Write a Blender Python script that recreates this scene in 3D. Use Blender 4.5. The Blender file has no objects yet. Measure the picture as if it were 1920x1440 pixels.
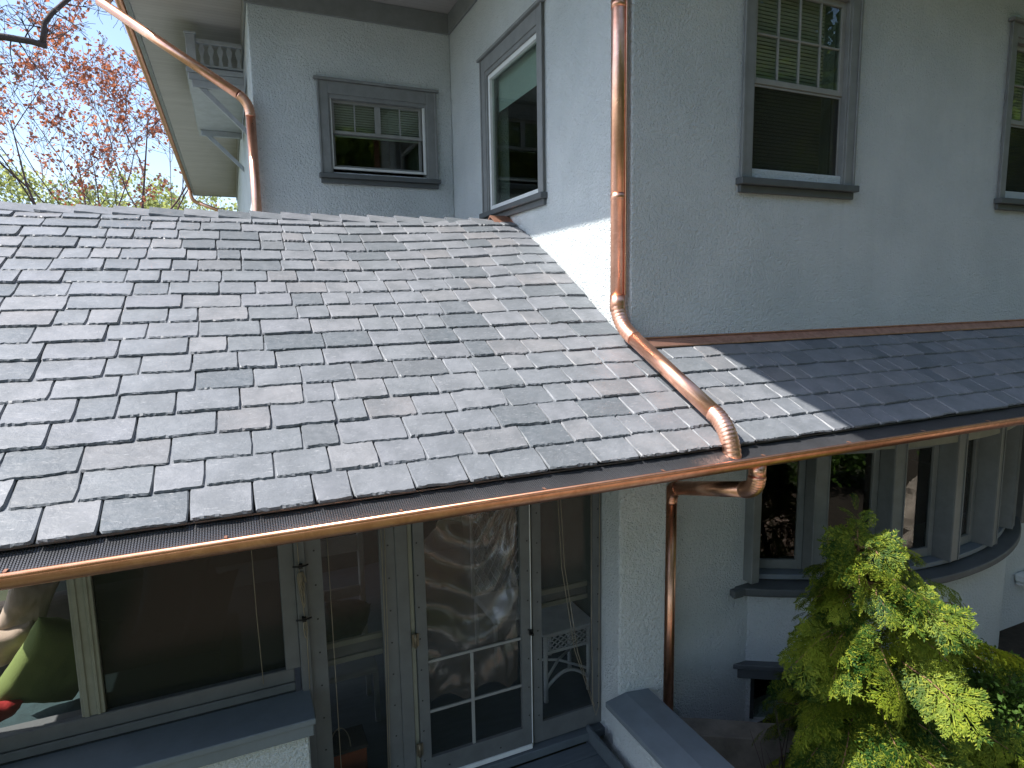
import bpy, bmesh, math, random
from mathutils import Vector, Matrix, noise
R = math.radians
rnd = random.Random(7)
scene = bpy.context.scene
col = scene.collection

# ------------------------------------------------------------------ camera
cam = bpy.data.cameras.new('camera')
camo = bpy.data.objects.new('camera', cam)
col.objects.link(camo)
cam.sensor_width = 36.0
cam.lens = 36.0 * 1174.6 / 1920
cam.clip_start, cam.clip_end = 0.05, 600
rt, up, fw = (0.91423, -0.40481, -0.01763), (0.06982, 0.11454, 0.99096), (0.39913, 0.90720, -0.13298)
camo.matrix_world = Matrix(((rt[0], up[0], -fw[0], 0), (rt[1], up[1], -fw[1], 0), (rt[2], up[2], -fw[2], 0), (0, 0, 0, 1)))
scene.camera = camo

# ------------------------------------------------------------------ light
SUN = Vector((-0.672, 0.10, 1.0)).normalized()
world = bpy.data.worlds.new('World')
scene.world = world
world.use_nodes = True
wn = world.node_tree
sky = wn.nodes.new('ShaderNodeTexSky')
sky.sky_type = 'NISHITA'
sky.sun_disc = False
sky.sun_elevation = math.asin(SUN.z)
sky.sun_rotation = math.atan2(SUN.x, SUN.y)
sky.air_density, sky.dust_density, sky.ozone_density = 1.0, 1.4, 1.3
bg = wn.nodes['Background']
bg.inputs[1].default_value = 0.15
wn.links.new(sky.outputs[0], bg.inputs[0])
sl = bpy.data.lights.new('sun', 'SUN')
sl.energy, sl.angle, sl.color = 5.0, R(0.53), (1.0, 0.955, 0.89)
so = bpy.data.objects.new('sun', sl)
col.objects.link(so)
so.location = SUN * 60
so.rotation_euler = SUN.to_track_quat('Z', 'Y').to_euler()
scene.view_settings.view_transform = 'Standard'
scene.view_settings.look = 'None'
scene.view_settings.gamma = 1.0
scene.view_settings.exposure = 1.05
scene.cycles.max_bounces = 8
scene.cycles.transparent_max_bounces = 16

# ------------------------------------------------------------------ material helpers
class NT:
    def __init__(s, name):
        s.m = bpy.data.materials.new(name)
        s.m.use_nodes = True
        s.t = s.m.node_tree
        s.b = s.t.nodes['Principled BSDF']
        s.out = s.t.nodes['Material Output']
        g = s.t.nodes.new('ShaderNodeNewGeometry')
        s.pos, s.isl, s.geo = g.outputs['Position'], g.outputs['Random Per Island'], g
    def n(s, kind, **kw):
        x = s.t.nodes.new('ShaderNode' + kind)
        for k, v in kw.items():
            setattr(x, k, v)
        return x
    def l(s, a, b):
        s.t.links.new(a, b)
    def set(s, node, key, v):
        if hasattr(v, 'is_linked'):
            s.l(v, node.inputs[key])
        else:
            node.inputs[key].default_value = v
    def map(s, scale=(1, 1, 1), rot=(0, 0, 0), src=None):
        x = s.n('Mapping')
        s.l(src or s.pos, x.inputs[0])
        x.inputs['Scale'].default_value = scale
        x.inputs['Rotation'].default_value = rot
        return x.outputs[0]
    def noise(s, scale, detail=4, rough=0.55, vec=None, dist=0.0):
        x = s.n('TexNoise')
        s.l(vec or s.pos, x.inputs['Vector'])
        x.inputs['Scale'].default_value = scale
        x.inputs['Detail'].default_value = detail
        x.inputs['Roughness'].default_value = rough
        x.inputs['Distortion'].default_value = dist
        return x.outputs['Fac']
    def voro(s, scale, vec=None, feature='F1'):
        x = s.n('TexVoronoi', feature=feature)
        s.l(vec or s.pos, x.inputs['Vector'])
        x.inputs['Scale'].default_value = scale
        return x.outputs['Distance']
    def ramp(s, f, stops):
        x = s.n('ValToRGB')
        e = x.color_ramp.elements
        while len(e) < len(stops):
            e.new(0.5)
        for el, (p, c) in zip(e, stops):
            el.position = p
            el.color = (c, c, c, 1) if isinstance(c, (int, float)) else (*c, 1)
        s.l(f, x.inputs[0])
        return x.outputs[0]
    def mix(s, f, a, b, mode='MIX'):
        x = s.n('Mix', data_type='RGBA', blend_type=mode)
        for k, v in ((0, f), (6, a), (7, b)):
            if hasattr(v, 'is_linked'):
                s.l(v, x.inputs[k])
            else:
                x.inputs[k].default_value = v if k == 0 else (*v, 1)
        return x.outputs[2]
    def math(s, op, a, b=0.0):
        x = s.n('Math', operation=op)
        s.set(x, 0, a)
        s.set(x, 1, b)
        return x.outputs[0]
    def bump(s, h, strength=0.3, dist=0.01, normal=None):
        x = s.n('Bump')
        s.l(h, x.inputs['Height'])
        x.inputs['Strength'].default_value = strength
        x.inputs['Distance'].default_value = dist
        if normal:
            s.l(normal, x.inputs['Normal'])
        return x.outputs[0]
    def fin(s, color=None, rough=None, metal=None, normal=None, spec=None):
        for k, v in (('Base Color', color), ('Roughness', rough), ('Metallic', metal), ('Normal', normal), ('Specular IOR Level', spec)):
            if v is None:
                continue
            if hasattr(v, 'is_linked'):
                s.l(v, s.b.inputs[k])
            else:
                s.b.inputs[k].default_value = (*v, 1) if k == 'Base Color' else v
        return s.m

def m_stucco(name, c, dark, bump=0.55):
    n = NT(name)
    big = n.noise(1.3, 5, 0.6)
    streak = n.noise(3.0, 4, 0.6, n.map((3, 3, 0.35)))
    cc = n.mix(n.ramp(big, [(0.35, 0.0), (0.7, 1.0)]), c, dark)
    cc = n.mix(n.math('MULTIPLY', n.ramp(streak, [(0.5, 0.0), (0.75, 1.0)]), 0.35), cc, dark)
    speck = n.ramp(n.voro(9.0), [(0.035, 1.0), (0.06, 0.0)])
    spm = n.ramp(n.noise(2.2, 2), [(0.46, 0.0), (0.58, 1.0)])
    cc = n.mix(n.math('MULTIPLY', n.math('MULTIPLY', speck, spm), 0.6), cc, tuple(x * 0.25 for x in c))
    h = n.math('ADD', n.noise(70, 3, 0.65), n.math('MULTIPLY', n.noise(36, 2, 0.5), 0.9))
    return n.fin(cc, 0.9, 0, n.bump(h, 1.0, 0.030), 0.2)

def m_paint(name, c, rough=0.5, grain=(1, 1, 1), var=0.25):
    n = NT(name)
    f = n.noise(6, 5, 0.65, n.map(grain))
    f2 = n.noise(55, 3, 0.6, n.map(grain))
    cc = n.mix(n.ramp(f, [(0.3, 0.0), (0.72, 1.0)]), c, tuple(x * (1 - var) for x in c))
    return n.fin(cc, rough, 0, n.bump(f2, 0.12, 0.003), 0.4)

def m_copper(name, c=(0.93, 0.53, 0.38), c2=(0.73, 0.36, 0.24), r0=0.24, amt=0.6):
    n = NT(name)
    blot = n.noise(14, 6, 0.7, None, 0.6)
    fine = n.noise(5, 3, 0.5)
    f = n.ramp(n.math('ADD', n.math('MULTIPLY', blot, 0.7), n.math('MULTIPLY', fine, 0.3)), [(0.44, 0.0), (0.58, amt)])
    cc = n.mix(f, c, c2)
    dots = n.ramp(n.voro(16), [(0.05, 1.0), (0.1, 0.0)])
    sel = n.ramp(n.noise(4, 2), [(0.55, 0.0), (0.62, 1.0)])
    cc = n.mix(n.math('MULTIPLY', n.math('MULTIPLY', dots, sel), 0.8), cc, (0.2, 0.08, 0.04))
    ro = n.math('ADD', n.math('MULTIPLY', blot, 0.28), r0 - 0.06)
    return n.fin(cc, ro, 1.0, n.bump(n.noise(9, 2), 0.05, 0.01))

def m_slate(name):
    n = NT(name)
    base = n.ramp(n.isl, [(0.0, (0.062, 0.079, 0.092)), (0.08, (0.102, 0.117, 0.132)), (0.2, (0.162, 0.175, 0.196)), (0.36, (0.130, 0.146, 0.161)),
                          (0.52, (0.178, 0.188, 0.207)), (0.66, (0.142, 0.151, 0.171)), (0.8, (0.186, 0.191, 0.204)), (0.92, (0.165, 0.162, 0.169)), (1.0, (0.075, 0.090, 0.102))])
    off = n.n('VectorMath', operation='ADD')
    n.l(n.pos, off.inputs[0])
    sc = n.n('VectorMath', operation='SCALE')
    cmb = n.n('CombineXYZ')
    for i in range(3):
        n.l(n.isl, cmb.inputs[i])
    n.l(cmb.outputs[0], sc.inputs[0])
    sc.inputs['Scale'].default_value = 37.0
    n.l(sc.outputs[0], off.inputs[1])
    v = off.outputs[0]
    grain = n.noise(20, 8, 0.7, n.map((1.0, 1.5, 1.5), (0, 0, 0.6), v), 0.2)
    cloud = n.noise(5, 4, 0.6, v)
    cc = n.mix(n.ramp(grain, [(0.3, 0.0), (0.75, 0.55)]), base, (0.195, 0.205, 0.228))
    cc = n.mix(n.ramp(cloud, [(0.35, 0.6), (0.62, 0.0)]), cc, (0.095, 0.106, 0.118))
    scr = n.ramp(n.noise(26, 2, 0.4, n.map((1, 7, 7), (0, 0, 0.9), v), 1.2), [(0.66, 0.0), (0.71, 0.55)])
    cc = n.mix(scr, cc, (0.33, 0.335, 0.35))
    ridge = n.noise(8, 8, 0.62, n.map((1.0, 1.4, 1.4), (0, 0, -0.4), v), 0.3)
    nb = n.bump(ridge, 0.45, 0.014)
    nb = n.bump(grain, 0.22, 0.004, nb)
    return n.fin(cc, n.ramp(grain, [(0.2, 0.44), (0.8, 0.6)]), 0, nb, 0.55)

def m_simple(name, c, rough=0.6, metal=0, var=0.3, scale=8, bump=0.0, bscale=40, spec=0.4):
    n = NT(name)
    cc = n.mix(n.ramp(n.noise(scale, 5, 0.6), [(0.3, 0.0), (0.7, 1.0)]), c, tuple(x * (1 - var) for x in c))
    nb = n.bump(n.noise(bscale, 4), bump, 0.01) if bump else None
    return n.fin(cc, rough, metal, nb, spec)

def m_glass(name, tint=(0.80, 0.86, 0.82), boost=1.0, wav=0.0):
    n = NT(name)
    n.t.nodes.remove(n.b)
    tr = n.n('BsdfTransparent')
    tr.inputs[0].default_value = (*tint, 1)
    gl = n.n('BsdfGlossy')
    gl.inputs['Roughness'].default_value = 0.0
    gl.inputs['Color'].default_value = (1, 1, 1, 1)
    lw = n.n('LayerWeight')
    lw.inputs['Blend'].default_value = 0.5
    fr = n.math('ADD', n.math('MULTIPLY', n.math('POWER', lw.outputs['Facing'], 5.0), 0.9), 0.045)
    if wav:
        b = n.bump(n.noise(2.5, 2, 0.4), wav, 0.02)
        n.l(b, gl.inputs['Normal'])
    mx = n.n('MixShader')
    n.l(n.math('MINIMUM', n.math('MULTIPLY', fr, 0.85 * boost), 1.0), mx.inputs[0])
    n.l(tr.outputs[0], mx.inputs[1])
    n.l(gl.outputs[0], mx.inputs[2])
    n.l(mx.outputs[0], n.out.inputs[0])
    return n.m

def m_mesh(name, c=(0.02, 0.024, 0.022), cover=0.42, gloss=0.05):
    n = NT(name)
    n.t.nodes.remove(n.b)
    tr = n.n('BsdfTransparent')
    df = n.n('BsdfDiffuse')
    df.inputs[0].default_value = (*c, 1)
    mx = n.n('MixShader')
    mx.inputs[0].default_value = cover
    n.l(tr.outputs[0], mx.inputs[1])
    n.l(df.outputs[0], mx.inputs[2])
    gl = n.n('BsdfGlossy')
    gl.inputs['Roughness'].default_value = 0.12
    m2 = n.n('MixShader')
    m2.inputs[0].default_value = gloss
    n.l(mx.outputs[0], m2.inputs[1])
    n.l(gl.outputs[0], m2.inputs[2])
    n.l(m2.outputs[0], n.out.inputs[0])
    return n.m

def m_leaf(name, c1, c2, c3=None, scale=4.0, trans=0.4, rough=0.55):
    n = NT(name)
    f = n.ramp(n.noise(scale, 3, 0.6), [(0.42, 0.0), (0.68, 1.0)])
    cc = n.mix(f, c1, c2)
    if c3:
        cc = n.mix(n.ramp(n.isl, [(0.5, 0.0), (1.0, 0.7)]), cc, c3)
    n.fin(cc, rough, 0, None, 0.12)
    tl = n.n('BsdfTranslucent')
    n.l(n.mix(0.5, cc, (c2[0] * 1.4, c2[1] * 1.4, c2[2])), tl.inputs[0])
    mx = n.n('MixShader')
    mx.inputs[0].default_value = trans
    n.l(n.b.outputs[0], mx.inputs[1])
    n.l(tl.outputs[0], mx.inputs[2])
    n.l(mx.outputs[0], n.out.inputs[0])
    return n.m

def m_boards(name, c, axis=1, period=0.085, rough=0.6, depth=0.5):
    n = NT(name)
    sep = n.n('SeparateXYZ')
    n.l(n.pos, sep.inputs[0])
    fr = n.math('FRACT', n.math('DIVIDE', sep.outputs[axis], period))
    gap = n.ramp(fr, [(0.0, 1.0), (0.05, 0.0), (0.95, 0.0), (1.0, 1.0)])
    fl = n.math('FLOOR', n.math('DIVIDE', sep.outputs[axis], period))
    wn_ = n.n('TexWhiteNoise', noise_dimensions='1D')
    n.l(fl, wn_.inputs['W'])
    tone = n.math('MULTIPLY', wn_.outputs['Value'], 0.22)
    cc = n.mix(tone, c, tuple(x * 0.5 for x in c))
    cc = n.mix(n.math('MULTIPLY', gap, depth), cc, tuple(x * 0.2 for x in c))
    cc = n.mix(n.ramp(n.noise(2.5, 4), [(0.4, 0.0), (0.8, 0.4)]), cc, tuple(x * 0.7 for x in c))
    return n.fin(cc, rough, 0, n.bump(n.math('SUBTRACT', 1.0, gap), 0.5, 0.004), 0.3)

def m_brick(name, c1, c2, mort, sx=1.0):
    n = NT(name)
    b = n.n('TexBrick')
    n.l(n.map((sx, sx, sx), (0, 0, 0.5)), b.inputs['Vector'])
    for k, v in (('Color1', c1), ('Color2', c2), ('Mortar', mort)):
        b.inputs[k].default_value = (*v, 1)
    b.inputs['Scale'].default_value = 4.0
    b.inputs['Mortar Size'].default_value = 0.03
    cc = n.mix(n.ramp(n.noise(1.2, 5), [(0.35, 0.0), (0.7, 0.5)]), b.outputs[0], tuple(x * 0.5 for x in c1))
    return n.fin(cc, 0.85, 0, n.bump(n.noise(30, 4), 0.3, 0.01), 0.2)

M = {}
M['stucco'] = m_stucco('stucco', (0.71, 0.765, 0.79), (0.60, 0.66, 0.685))
M['trim'] = m_paint('shaded_trim_paint', (0.135, 0.145, 0.148), 0.5)  # porch copy of the trim, darkened in colour for the deep eave's shade
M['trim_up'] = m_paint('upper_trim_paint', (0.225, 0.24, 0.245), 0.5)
M['trim_dark'] = m_paint('dark_sill_paint', (0.105, 0.118, 0.125), 0.5)
M['trim_light'] = m_paint('pale_porch_trim', (0.26, 0.27, 0.22), 0.5)
M['white'] = m_paint('white_paint', (0.72, 0.75, 0.76), 0.45, var=0.12)
M['sash'] = m_paint('sash_paint', (0.29, 0.30, 0.295), 0.45)
M['blind'] = m_paint('blind_slats', (0.52, 0.51, 0.48), 0.5, var=0.1)
M['shade'] = m_paint('roller_shade', (0.44, 0.50, 0.51), 0.8, var=0.1)
M['copper'] = m_copper('copper')
M['copper_dull'] = m_copper('dull_copper_flashing', (0.68, 0.39, 0.29), (0.46, 0.24, 0.17), 0.42, 0.6)
M['copper_gutter'] = m_copper('gutter_copper', (0.80, 0.41, 0.26), (0.56, 0.25, 0.14), 0.27, 0.6)
M['slate'] = m_slate('slate')
M['guard'] = m_simple('gutter_guard_metal', (0.135, 0.14, 0.153), 0.34, 0.6, 0.3, 3)
M['under'] = m_simple('underlay', (0.03, 0.03, 0.033), 0.9)
M['wood_dark'] = m_simple('dark_wood', (0.10, 0.075, 0.055), 0.7)
M['soffit'] = m_boards('soffit_boards', (0.40, 0.385, 0.38), 1, 0.083)
M['glass'] = m_glass('window_glass', wav=0.02)
M['glass_bay'] = m_glass('bay_glass', (0.55, 0.58, 0.56), 1.9, 0.015)
M['screen'] = m_mesh('insect_screen', (0.03, 0.036, 0.032), 0.2, 0.012)
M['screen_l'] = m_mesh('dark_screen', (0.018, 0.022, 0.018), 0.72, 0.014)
M['screen_d'] = m_mesh('window_screen', (0.03, 0.032, 0.028), 0.42, 0.02)
M['room'] = m_simple('room_wall', (0.34, 0.31, 0.27), 0.9)
M['room_floor'] = m_simple('room_floor', (0.16, 0.10, 0.06), 0.6)
M['deck'] = m_paint('deck_paint', (0.11, 0.135, 0.155), 0.5, (1, 5, 1))
M['cap'] = m_paint('cap_paint', (0.17, 0.205, 0.235), 0.45, var=0.2)
M['concrete'] = m_simple('concrete', (0.27, 0.25, 0.22), 0.9, 0, 0.45, 5, 0.3)
M['soil'] = m_simple('soil', (0.045, 0.035, 0.025), 0.95, 0, 0.5, 9, 0.6, 25)
M['grass'] = m_simple('lawn', (0.055, 0.065, 0.028), 0.9, 0, 0.45, 0.8, 0.5, 60)
M['brick'] = m_brick('patio_brick', (0.30, 0.19, 0.14), (0.23, 0.15, 0.11), (0.30, 0.27, 0.23))
M['rock'] = m_simple('rock', (0.40, 0.34, 0.28), 0.9, 0, 0.5, 3, 0.6, 12)
M['bark'] = m_simple('bark', (0.075, 0.055, 0.05), 0.9, 0, 0.4, 8, 0.5, 30)
M['bark_red'] = m_simple('maple_bark', (0.15, 0.095, 0.095), 0.9, 0, 0.4, 8)
M['leaf_red'] = m_leaf('maple_leaf', (0.33, 0.105, 0.085), (0.40, 0.15, 0.075), (0.40, 0.18, 0.15), 1.0, 0.5)
M['leaf_yel'] = m_leaf('hazed_spring_leaf', (0.25, 0.29, 0.10), (0.36, 0.39, 0.16), None, 0.5, 0.5)  # leaf colours lightened to stand in for distance haze
M['leaf_grn'] = m_leaf('garden_leaf', (0.09, 0.15, 0.025), (0.22, 0.28, 0.05), None, 0.4, 0.4)
M['cypress'] = m_leaf('cypress_scale_leaf', (0.018, 0.055, 0.010), (0.18, 0.235, 0.020), (0.29, 0.31, 0.03), 2.6, 0.17)
M['shrub'] = m_leaf('shrub_leaf', (0.05, 0.10, 0.02), (0.10, 0.18, 0.03), None, 6, 0.3)
M['twig'] = m_simple('twig', (0.20, 0.11, 0.06), 0.8)
M['wicker'] = m_paint('white_wicker', (0.82, 0.85, 0.86), 0.5)
M['rope'] = m_simple('cord', (0.30, 0.26, 0.19), 0.8)
M['nail'] = m_simple('nail_head', (0.03, 0.03, 0.03), 0.5, 0.6)
M['brass'] = m_simple('hinge_metal', (0.20, 0.17, 0.12), 0.5, 0.6)
M['green'] = m_simple('green_cloth', (0.17, 0.225, 0.065), 0.9, 0, 0.15, 6, 0.3, 120)
M['beige'] = m_simple('beige_cloth', (0.50, 0.40, 0.31), 0.9, 0, 0.2, 6, 0.3, 120)
M['red'] = m_simple('red_cloth', (0.45, 0.03, 0.03), 0.85, 0, 0.3, 6, 0.3, 80)
M['teal'] = m_simple('teal_cloth', (0.035, 0.07, 0.075), 0.9, 0, 0.4, 12, 0.4, 60)
M['dkcloth'] = m_simple('dark_cloth', (0.07, 0.06, 0.055), 0.9, 0, 0.4, 8, 0.4, 50)
M['orange'] = m_simple('orange_box', (0.42, 0.11, 0.04), 0.6)

def m_plastic():
    n = NT('clear_plastic')
    n.t.nodes.remove(n.b)
    tr = n.n('BsdfTransparent')
    tr.inputs[0].default_value = (0.8, 0.78, 0.74, 1)
    df = n.n('BsdfDiffuse')
    df.inputs[0].default_value = (0.26, 0.215, 0.17, 1)
    gl = n.n('BsdfGlossy')
    gl.inputs['Roughness'].default_value = 0.22
    a, b = n.n('MixShader'), n.n('MixShader')
    a.inputs[0].default_value = 0.5
    b.inputs[0].default_value = 0.17
    n.l(tr.outputs[0], a.inputs[1])
    n.l(df.outputs[0], a.inputs[2])
    n.l(a.outputs[0], b.inputs[1])
    n.l(gl.outputs[0], b.inputs[2])
    n.l(b.outputs[0], n.out.inputs[0])
    return n.m
M['plastic'] = m_plastic()

# ------------------------------------------------------------------ mesh builder
class MB:
    def __init__(s):
        s.v, s.f, s.mi, s.sm = [], [], [], []
    def face(s, idx, mi=0, smooth=False):
        s.f.append(idx)
        s.mi.append(mi)
        s.sm.append(smooth)
    def add(s, vs, fs, mi=0, smooth=False):
        o = len(s.v)
        s.v.extend([tuple(v) for v in vs])
        for f in fs:
            s.face([i + o for i in f], mi, smooth)
    def box(s, x0, x1, y0, y1, z0, z1, mi=0):
        vs = [(x, y, z) for z in (z0, z1) for y in (y0, y1) for x in (x0, x1)]
        s.add(vs, [(0, 2, 3, 1), (4, 5, 7, 6), (0, 1, 5, 4), (2, 6, 7, 3), (0, 4, 6, 2), (1, 3, 7, 5)], mi)
        return s
    def prism(s, pts, axis, a, b, mi=0):
        # pts: 2D outline; axis: 0 -> (a, p0, p1), 1 -> (p0, a, p1), 2 -> (p0, p1, a)
        def P(p, t):
            return (t, p[0], p[1]) if axis == 0 else (p[0], t, p[1]) if axis == 1 else (p[0], p[1], t)
        k = len(pts)
        vs = [P(p, a) for p in pts] + [P(p, b) for p in pts]
        fs = [list(range(k))[::-1], list(range(k, 2 * k))] + [(i, (i + 1) % k, k + (i + 1) % k, k + i) for i in range(k)]
        s.add(vs, fs, mi)
        return s
    def tube(s, path, r, seg=10, mi=0, cap=True, ribs=None):
        path = [Vector(p) for p in path]
        rs = r if isinstance(r, (list, tuple)) else [r] * len(path)
        o = len(s.v)
        t0 = (path[1] - path[0]).normalized()
        nrm = t0.orthogonal().normalized()
        prev = t0
        for i, p in enumerate(path):
            t = (path[min(i + 1, len(path) - 1)] - path[max(i - 1, 0)]).normalized()
            q = prev.rotation_difference(t)
            nrm = (q @ nrm)
            nrm = (nrm - t * nrm.dot(t)).normalized()
            prev = t
            b = t.cross(nrm)
            for j in range(seg):
                a = 2 * math.pi * j / seg
                s.v.append(tuple(p + (nrm * math.cos(a) + b * math.sin(a)) * rs[i]))
        for i in range(len(path) - 1):
            for j in range(seg):
                a, b = o + i * seg + j, o + i * seg + (j + 1) % seg
                s.face((a, b, b + seg, a + seg), mi, True)
        if cap:
            s.face([o + j for j in range(seg)][::-1], mi)
            e = o + (len(path) - 1) * seg
            s.face([e + j for j in range(seg)], mi)
        return s

POS = {}
def tag(o, label=None, cat=None, group=None, kind=None):
    for k, v in (('label', label), ('category', cat), ('group', group), ('kind', kind)):
        if v:
            o[k] = v
    return o
def thing(name, label, cat, loc, group=None):
    o = bpy.data.objects.new(name, None)
    o.empty_display_size = 0.2
    col.objects.link(o)
    o.location = loc
    POS[o.name] = Vector(loc)
    return tag(o, label, cat, group)
def mk(name, mb, mats, parent=None, bevel=0.0, recalc=True, seg=1, label=None):
    xs = [v[0] for v in mb.v]
    ys = [v[1] for v in mb.v]
    zs = [v[2] for v in mb.v]
    o0 = Vector(((min(xs) + max(xs)) / 2, (min(ys) + max(ys)) / 2, min(zs)))
    me = bpy.data.meshes.new(name)
    me.from_pydata([(v[0] - o0.x, v[1] - o0.y, v[2] - o0.z) for v in mb.v], [], mb.f)
    me.polygons.foreach_set('material_index', mb.mi)
    me.polygons.foreach_set('use_smooth', mb.sm)
    if recalc:
        bm = bmesh.new()
        bm.from_mesh(me)
        bmesh.ops.recalc_face_normals(bm, faces=bm.faces)
        bm.to_mesh(me)
        bm.free()
    for m in (mats if isinstance(mats, (list, tuple)) else [mats]):
        me.materials.append(M[m])
    o = bpy.data.objects.new(name, me)
    col.objects.link(o)
    POS[o.name] = o0
    o.location = o0
    if parent:
        o.parent = parent
        o.location = o0 - POS[parent.name]
    if bevel:
        b = o.modifiers.new('edge', 'BEVEL')
        b.width, b.segments, b.limit_method = bevel, seg, 'ANGLE'
    if label:
        o['label'] = label
    return o
def B(name, boxes, mats, parent=None, bevel=0.004, **k):
    mb = MB()
    for b in boxes:
        mb.box(*b)
    return mk(name, mb, mats, parent, bevel, **k)
def copy_tree(o, dx, parent=None):
    c = o.copy()
    col.objects.link(c)
    POS[c.name] = POS[o.name] + dx
    if parent:
        c.parent = parent
    else:
        c.location = o.location + dx
    for ch in list(o.children):
        copy_tree(ch, dx, c)
    return c

def wall(mb, axis, a0, a1, u0, u1, z0, z1, holes):
    """solid wall slab with rectangular holes; axis 1: u=x and the slab spans y a0..a1; axis 0: u=y, x a0..a1"""
    us = sorted({u0, u1, *[h[0] for h in holes], *[h[1] for h in holes]})
    zs = sorted({z0, z1, *[h[2] for h in holes], *[h[3] for h in holes]})
    nu, nz = len(us) - 1, len(zs) - 1
    solid = lambda i, j: 0 <= i < nu and 0 <= j < nz and not any(h[0] <= (us[i] + us[i + 1]) / 2 <= h[1] and h[2] <= (zs[j] + zs[j + 1]) / 2 <= h[3] for h in holes)
    ix = {}
    def V(i, j, k):
        if (i, j, k) not in ix:
            a = (a0, a1)[k]
            ix[(i, j, k)] = len(mb.v)
            mb.v.append((us[i], a, zs[j]) if axis == 1 else (a, us[i], zs[j]))
        return ix[(i, j, k)]
    for i in range(nu):
        for j in range(nz):
            if not solid(i, j):
                continue
            mb.face([V(i, j, 0), V(i + 1, j, 0), V(i + 1, j + 1, 0), V(i, j + 1, 0)])
            mb.face([V(i, j, 1), V(i, j + 1, 1), V(i + 1, j + 1, 1), V(i + 1, j, 1)])
            for (di, dj, p, q) in ((-1, 0, (i, j), (i, j + 1)), (1, 0, (i + 1, j), (i + 1, j + 1)), (0, -1, (i, j), (i + 1, j)), (0, 1, (i, j + 1), (i + 1, j + 1))):
                if not solid(i + di, j + dj):
                    mb.face([V(*p, 0), V(*q, 0), V(*q, 1), V(*p, 1)])

def arc_pts(p0, p1, p2, n=8):
    """rounded corner p0-p1-p2 by a quadratic bend"""
    p0, p1, p2 = Vector(p0), Vector(p1), Vector(p2)
    return [p0 * (1 - t) ** 2 + p1 * 2 * t * (1 - t) + p2 * t * t for t in [i / n for i in range(n + 1)]]

# ------------------------------------------------------------------ setting: ground
GZ = -3.95
mb = MB()
N_ = 40
for i in range(N_ + 1):
    for j in range(N_ + 1):
        mb.v.append((-300 + 600 * i / N_, -300 + 600 * j / N_, GZ))
for i in range(N_):
    for j in range(N_):
        a = i * (N_ + 1) + j
        mb.face((a, a + N_ + 1, a + N_ + 2, a + 1))
tag(mk('ground', mb, 'grass'), 'green lawn around the house', 'ground', kind='structure')
mb = MB().box(2.8, 16, 0.201, 4.0, GZ - 0.1, GZ + 0.02).box(6.201, 16, -5, 0.2, GZ - 0.1, GZ + 0.02)
tag(mk('planting_bed', mb, 'soil'), 'dark soil of the planting bed below the bay window', 'planting bed', kind='structure')
mb = MB().box(-1.5, 6.2, -3.4, 0.2, GZ - 0.1, GZ + 0.03)
tag(mk('patio', mb, 'brick'), 'brick paved patio in front of the house', 'patio', kind='structure')

# ------------------------------------------------------------------ the house
XC, Y1, Y2, XL, ZS = 2.75, 4.0, 8.02, 0.375, 3.57
SLOPE = 0.5156
TH = math.atan(SLOPE)
def roof_z(y):
    return -0.352 + SLOPE * (y - 4.0)
house = thing('house', 'pale grey stucco house with slate porch roof, grey trim and copper gutters', 'house', (4, 10, GZ))

# walls
mb = MB()
front_holes = [(3.85, 4.96, 1.02, 2.56), (7.23, 8.34, 1.02, 2.56), (4.08, 4.9, -3.93, -3.42), (4.02, 7.85, -2.52, -0.95)]
wall(mb, 1, Y1, Y1 + 0.28, XC, 13.0, GZ - 0.2, ZS, front_holes)
wall(mb, 0, XC, XC + 0.28, Y1 + 0.28, Y2 + 0.28, GZ - 0.2, ZS, [(5.46, 6.84, 1.02, 2.55)])
mk('wall', mb, 'stucco', house, 0.012, seg=2)
mb = MB()
wall(mb, 1, Y2, Y2 + 0.28, XL, XC, GZ - 0.2, ZS, [(1.17, 2.43, 1.57, 2.52)])
wall(mb, 0, XL, XL + 0.28, Y2 + 0.28, 22.6, GZ - 0.2, ZS, [])
wall(mb, 1, 22.6, 22.88, XL, 13.0, GZ - 0.2, ZS, [])
wall(mb, 0, 12.72, 13.0, Y1 + 0.28, 22.6, GZ - 0.2, ZS, [])
mk('wall', mb, 'stucco', house, 0.012, seg=2)
# rooms behind the windows
B('room_floor', [(XL + 0.3, 12.7, Y2 + 0.29, 22.5, -0.1, 0.12), (XC + 0.29, 12.7, Y1 + 0.29, Y2 + 0.29, -0.1, 0.12), (XC + 0.29, 12.7, Y1 + 0.29, 9, -3.6, -3.45)], 'room_floor', house, 0)
B('room_partition', [(XC + 0.29, 12.7, 8.6, 8.7, 0.12, 3.5), (5.7, 5.8, Y1 + 0.29, 8.6, 0.12, 3.5), (XC + 0.3, 12.7, 8.2, 8.3, -3.4, -0.2), (XL + 0.3, XC, 11.5, 11.6, 0.12, 3.5), (2.95, 3.02, 8.71, 11.5, 0.12, 3.5)], 'room', house, 0)
# frieze boards under the eaves
FZ = 3.33
B('frieze_board', [(XL - 0.03, XC - 0.002, Y2 - 0.028, Y2 - 0.001, FZ, ZS), (XC - 0.028, XC - 0.001, Y1 - 0.028, Y2 - 0.03, FZ, ZS), (XC - 0.001, 13, Y1 - 0.028, Y1 - 0.001, FZ, ZS)], 'trim_up', house, 0.004)
B('frieze_board', [(XL - 0.028, XL - 0.001, Y2 + 0.001, 22.6, FZ, ZS)], 'trim_up', house, 0.004)
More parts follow.
